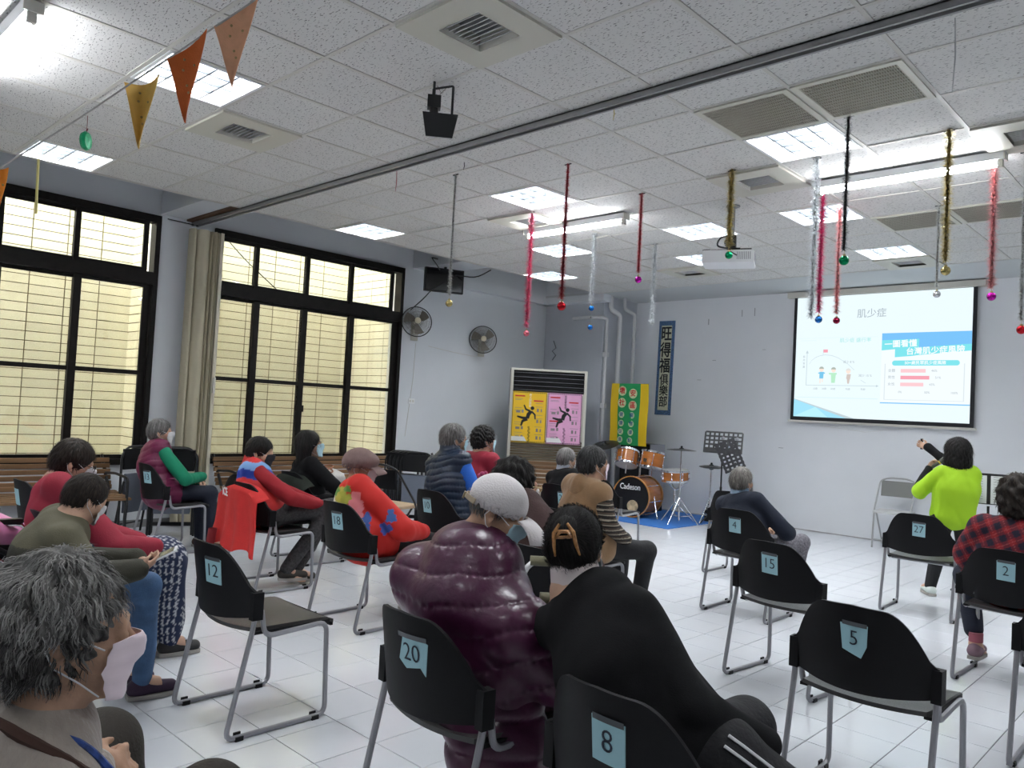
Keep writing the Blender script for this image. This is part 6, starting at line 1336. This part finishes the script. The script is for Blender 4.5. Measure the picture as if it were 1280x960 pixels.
# red plaid shirt on chair 2
def plaid(V, J):
    u = np.mod((V[:, 0]+V[:, 2]*.55)*12, 1); v = np.mod((V[:, 0]*-.55+V[:, 2])*12, 1); a = (u < .5)*1.; b_ = (v < .5)*1.; red = np.array((.27,.012,.016)); dk = np.array((.012,.010,.028)); w_ = (.50*a+.50*b_)[:, None]; c_ = red*(1-w_)**1.2+dk*w_
    k = (np.abs(u-.75) < .025) | (np.abs(v-.75) < .025); c_[k] = c_[k]*.6+np.array((.22,.05,.05)); return c_
r, J = person('seated person with wavy dark hair in a red plaid shirt on the chair numbered 2', (-1.02,5.38), (-1.0,5.40,.53), (-1.00,5.4,1.065), yaw=.0, hyaw=.15, hpitch=.05, s=1.0, tops=[dict(name='plaid_shirt', m=vcol_mat('plaid_flannel', .85, bump=.15), fat=.034, col=plaid, h=.0065, fold=.008)], legm=navy, tuck=.22, hairstyle='curly', tone='brownblack', nstr=1800, mask=M_mask, glasses=M_blackm, knees=((-.34,.32,.52),(.10,.40,.52)), ankles=((-.24,.16,.13),(.12,.36,.085)), elbows=((-.28,.06,.68),(.26,.06,.68)), wrists=((-.30,.24,.58),(.10,.26,.60)), hdir=((.2,.9,-.2),(-.8,.5,-.2)), hs=1.12, shoe=mat('mauve_trainer', (.20,.12,.15), .7))
a_ = J['an'][0]-J['o']; MB().tube([a_+np.array([0,0,.02]), a_+np.array([0,0,.075])], .040, 12).build('sock', mat('pink_sock', (.35,.10,.13), .9), r, smooth=True)
# standing speaker in lime T-shirt
lime = mat('lime_cotton', (.36,.62,.010), .75, bump=.12, bscale=60)
def longs(V, J): return np.tile(np.array((.01,.01,.012)), (len(V), 1))
r, J = person('standing person in a lime green T-shirt pointing at the screen and holding a microphone', (-1.90,7.62), (-1.90,7.62,.70), (-1.885,7.62,1.275), yaw=.62, hyaw=.62, hpitch=-.12, s=.93, hs=1.0, tops=[dict(name='undershirt', m=blackk, fat=.004), dict(name='t_shirt', m=lime, fat=.012, arms=.46, arm_r=1.0, smooth_k=.08, chestr=1.0, extra=lambda F, J: F.cap(J['up']-J['ax']*.10-J['o'], J['pel']+J['Z']*.02-J['o'], .128, .138, .03, wide=J['SX'], ws=1.28), hem=.0, hemr=1.0, fold=.011, fsc=13)], legm=blackt, hairstyle='wave', tone='black', nstr=2600, shoe=mat('white_trainer', (.60,.66,.62), .6),
    knees=((-.10,.03,.40),(.11,.02,.40)), ankles=((-.14,.08,.085),(.13,-.02,.085)), elbows=((-.26,.08,.90),(.12,.24,1.10)), wrists=((-.14,.20,1.10),(-.06,.46,1.29)), hdir=((.5,.3,.6),(-.55,.8,.25)), hnorm=((.6,-.7,.1),(-.5,-.6,.3)), curl=1.15, stand_=True, glasses=None, shw=.13)

W0, W1_ = J['wr'][0], J['wr'][1]; m0 = W0+(J['H']-W0)*0; hdm = np.array(J['H']+J['HR'] @ np.array([-.02,.15,-.07])-W0); q = Vector((0,0,1)).rotation_difference(Vector(hdm))
t = thing('microphone', 'dark grey microphone held to the mouth of the standing speaker', 'microphone', tuple(W0+hdm*.30)); b = MB(); b.M = q.to_matrix().to_4x4(); b.lathe([(.0001,-.10),(.013,-.10),(.016,.06),(.024,.07),(.027,.10),(.018,.125),(.0001,.13)], 16); b.build('body', mat('mic_grey', (.09,.095,.08), .5), t, smooth=50)
b = MB(); b.M = q.to_matrix().to_4x4(); b.lathe([(.018,.045),(.021,.05),(.018,.056)], 16).build('yellow_ring', mat('yellow_ring', (.6,.45,.03), .5), t)
t = thing('pointer', 'small black pointer held up by the standing speaker', 'pointer', tuple(W1_+np.array([-.07,.06,.02]))); MB().tube([(0,0,-.045),(0,0,.055)], .012, 10).build('body', M_black, t, smooth=True)
MB().tube([J['wr'][0]-J['o']+np.array([.026*math.cos(a),.026*math.sin(a),.0]) for a in np.linspace(0,2*PI,15)[:-1]], .006, 6, closed=True).build('wristband', mat('yellow_band_', (.6,.45,.03), .5), r)
# jacket draped over the back of the chair in front
t = thing('draped_jacket', 'red fleece jacket hanging over a chair back, with white letters', 'jacket', (-5.45,3.10,0), -.03)
def drape(off):
    def g(u, v):
        x = (-.34+.62*u)*(1+.26*v*v); z = .80-.10*abs(2*u-1)**2*(1-v)-(.50+.02*math.sin(u*13+1))*v; y = back_y(min(max(x,-.12),.12), max(z,.45))-.020-off-.018*math.sin(u*21)*v-.07*v
        if v < .08: y += (.08-v)*1.2; z -= (.08-v)*.15
        return (x, y, z)
    return g
V, F = shell(drape(.006), drape(-.004), 44, 24); MB().add(V, F).build('fleece', mat('red_fleece', (.55,.022,.020), .85, noise=.06, nscale=20, bump=.3, bscale=180), t, smooth=75)
def slv(u, v): a = 2*PI*u; return (-.25-.03*v+.040*math.cos(a), -.33-.02*v+.03*math.sin(a), .42-.26*v)
V = [slv(i/10, j/6) for j in range(7) for i in range(10)]; MB().add(V, [(j*10+i, j*10+(i+1) % 10, j*10+10+(i+1) % 10, j*10+10+i) for j in range(6) for i in range(10)]).build('sleeve', mat('dark_red_lining', (.20,.010,.015), .9), t, smooth=75)
o = text('white_letters', 'ICE', .085, M_white, t, (-.15,-.300,.705), (PI/2+.1,0,-.15), bold=.003)
# dark coat over the chair of the long-haired person
t = thing('draped_coat', 'dark green coat hanging over the chair back behind the long black hair', 'coat', (-6.15,3.90,0), 0)
V, F = shell(drape(.006), drape(-.004), 30, 18); MB().add(V, F).build('cloth', mat('dark_green_coat', (.012,.018,.012), .9), t, smooth=75)
# pink-sleeved person in the wheelchair, only just in the picture
r, J = person('person in a pink sleeve in the wheelchair, cut off by the left edge', (-5.02,1.05), (-5.02,1.06,.56), (-5.05,1.06,1.12), yaw=-.1, s=.98, tops=[dict(name='blouse', m=mat('pink_satin', (.72,.28,.50), .4), fat=.024)], legm=blackt, hairstyle='short', tone='grey', nstr=300, shoe=M_shoeb, mask=M_maskw)
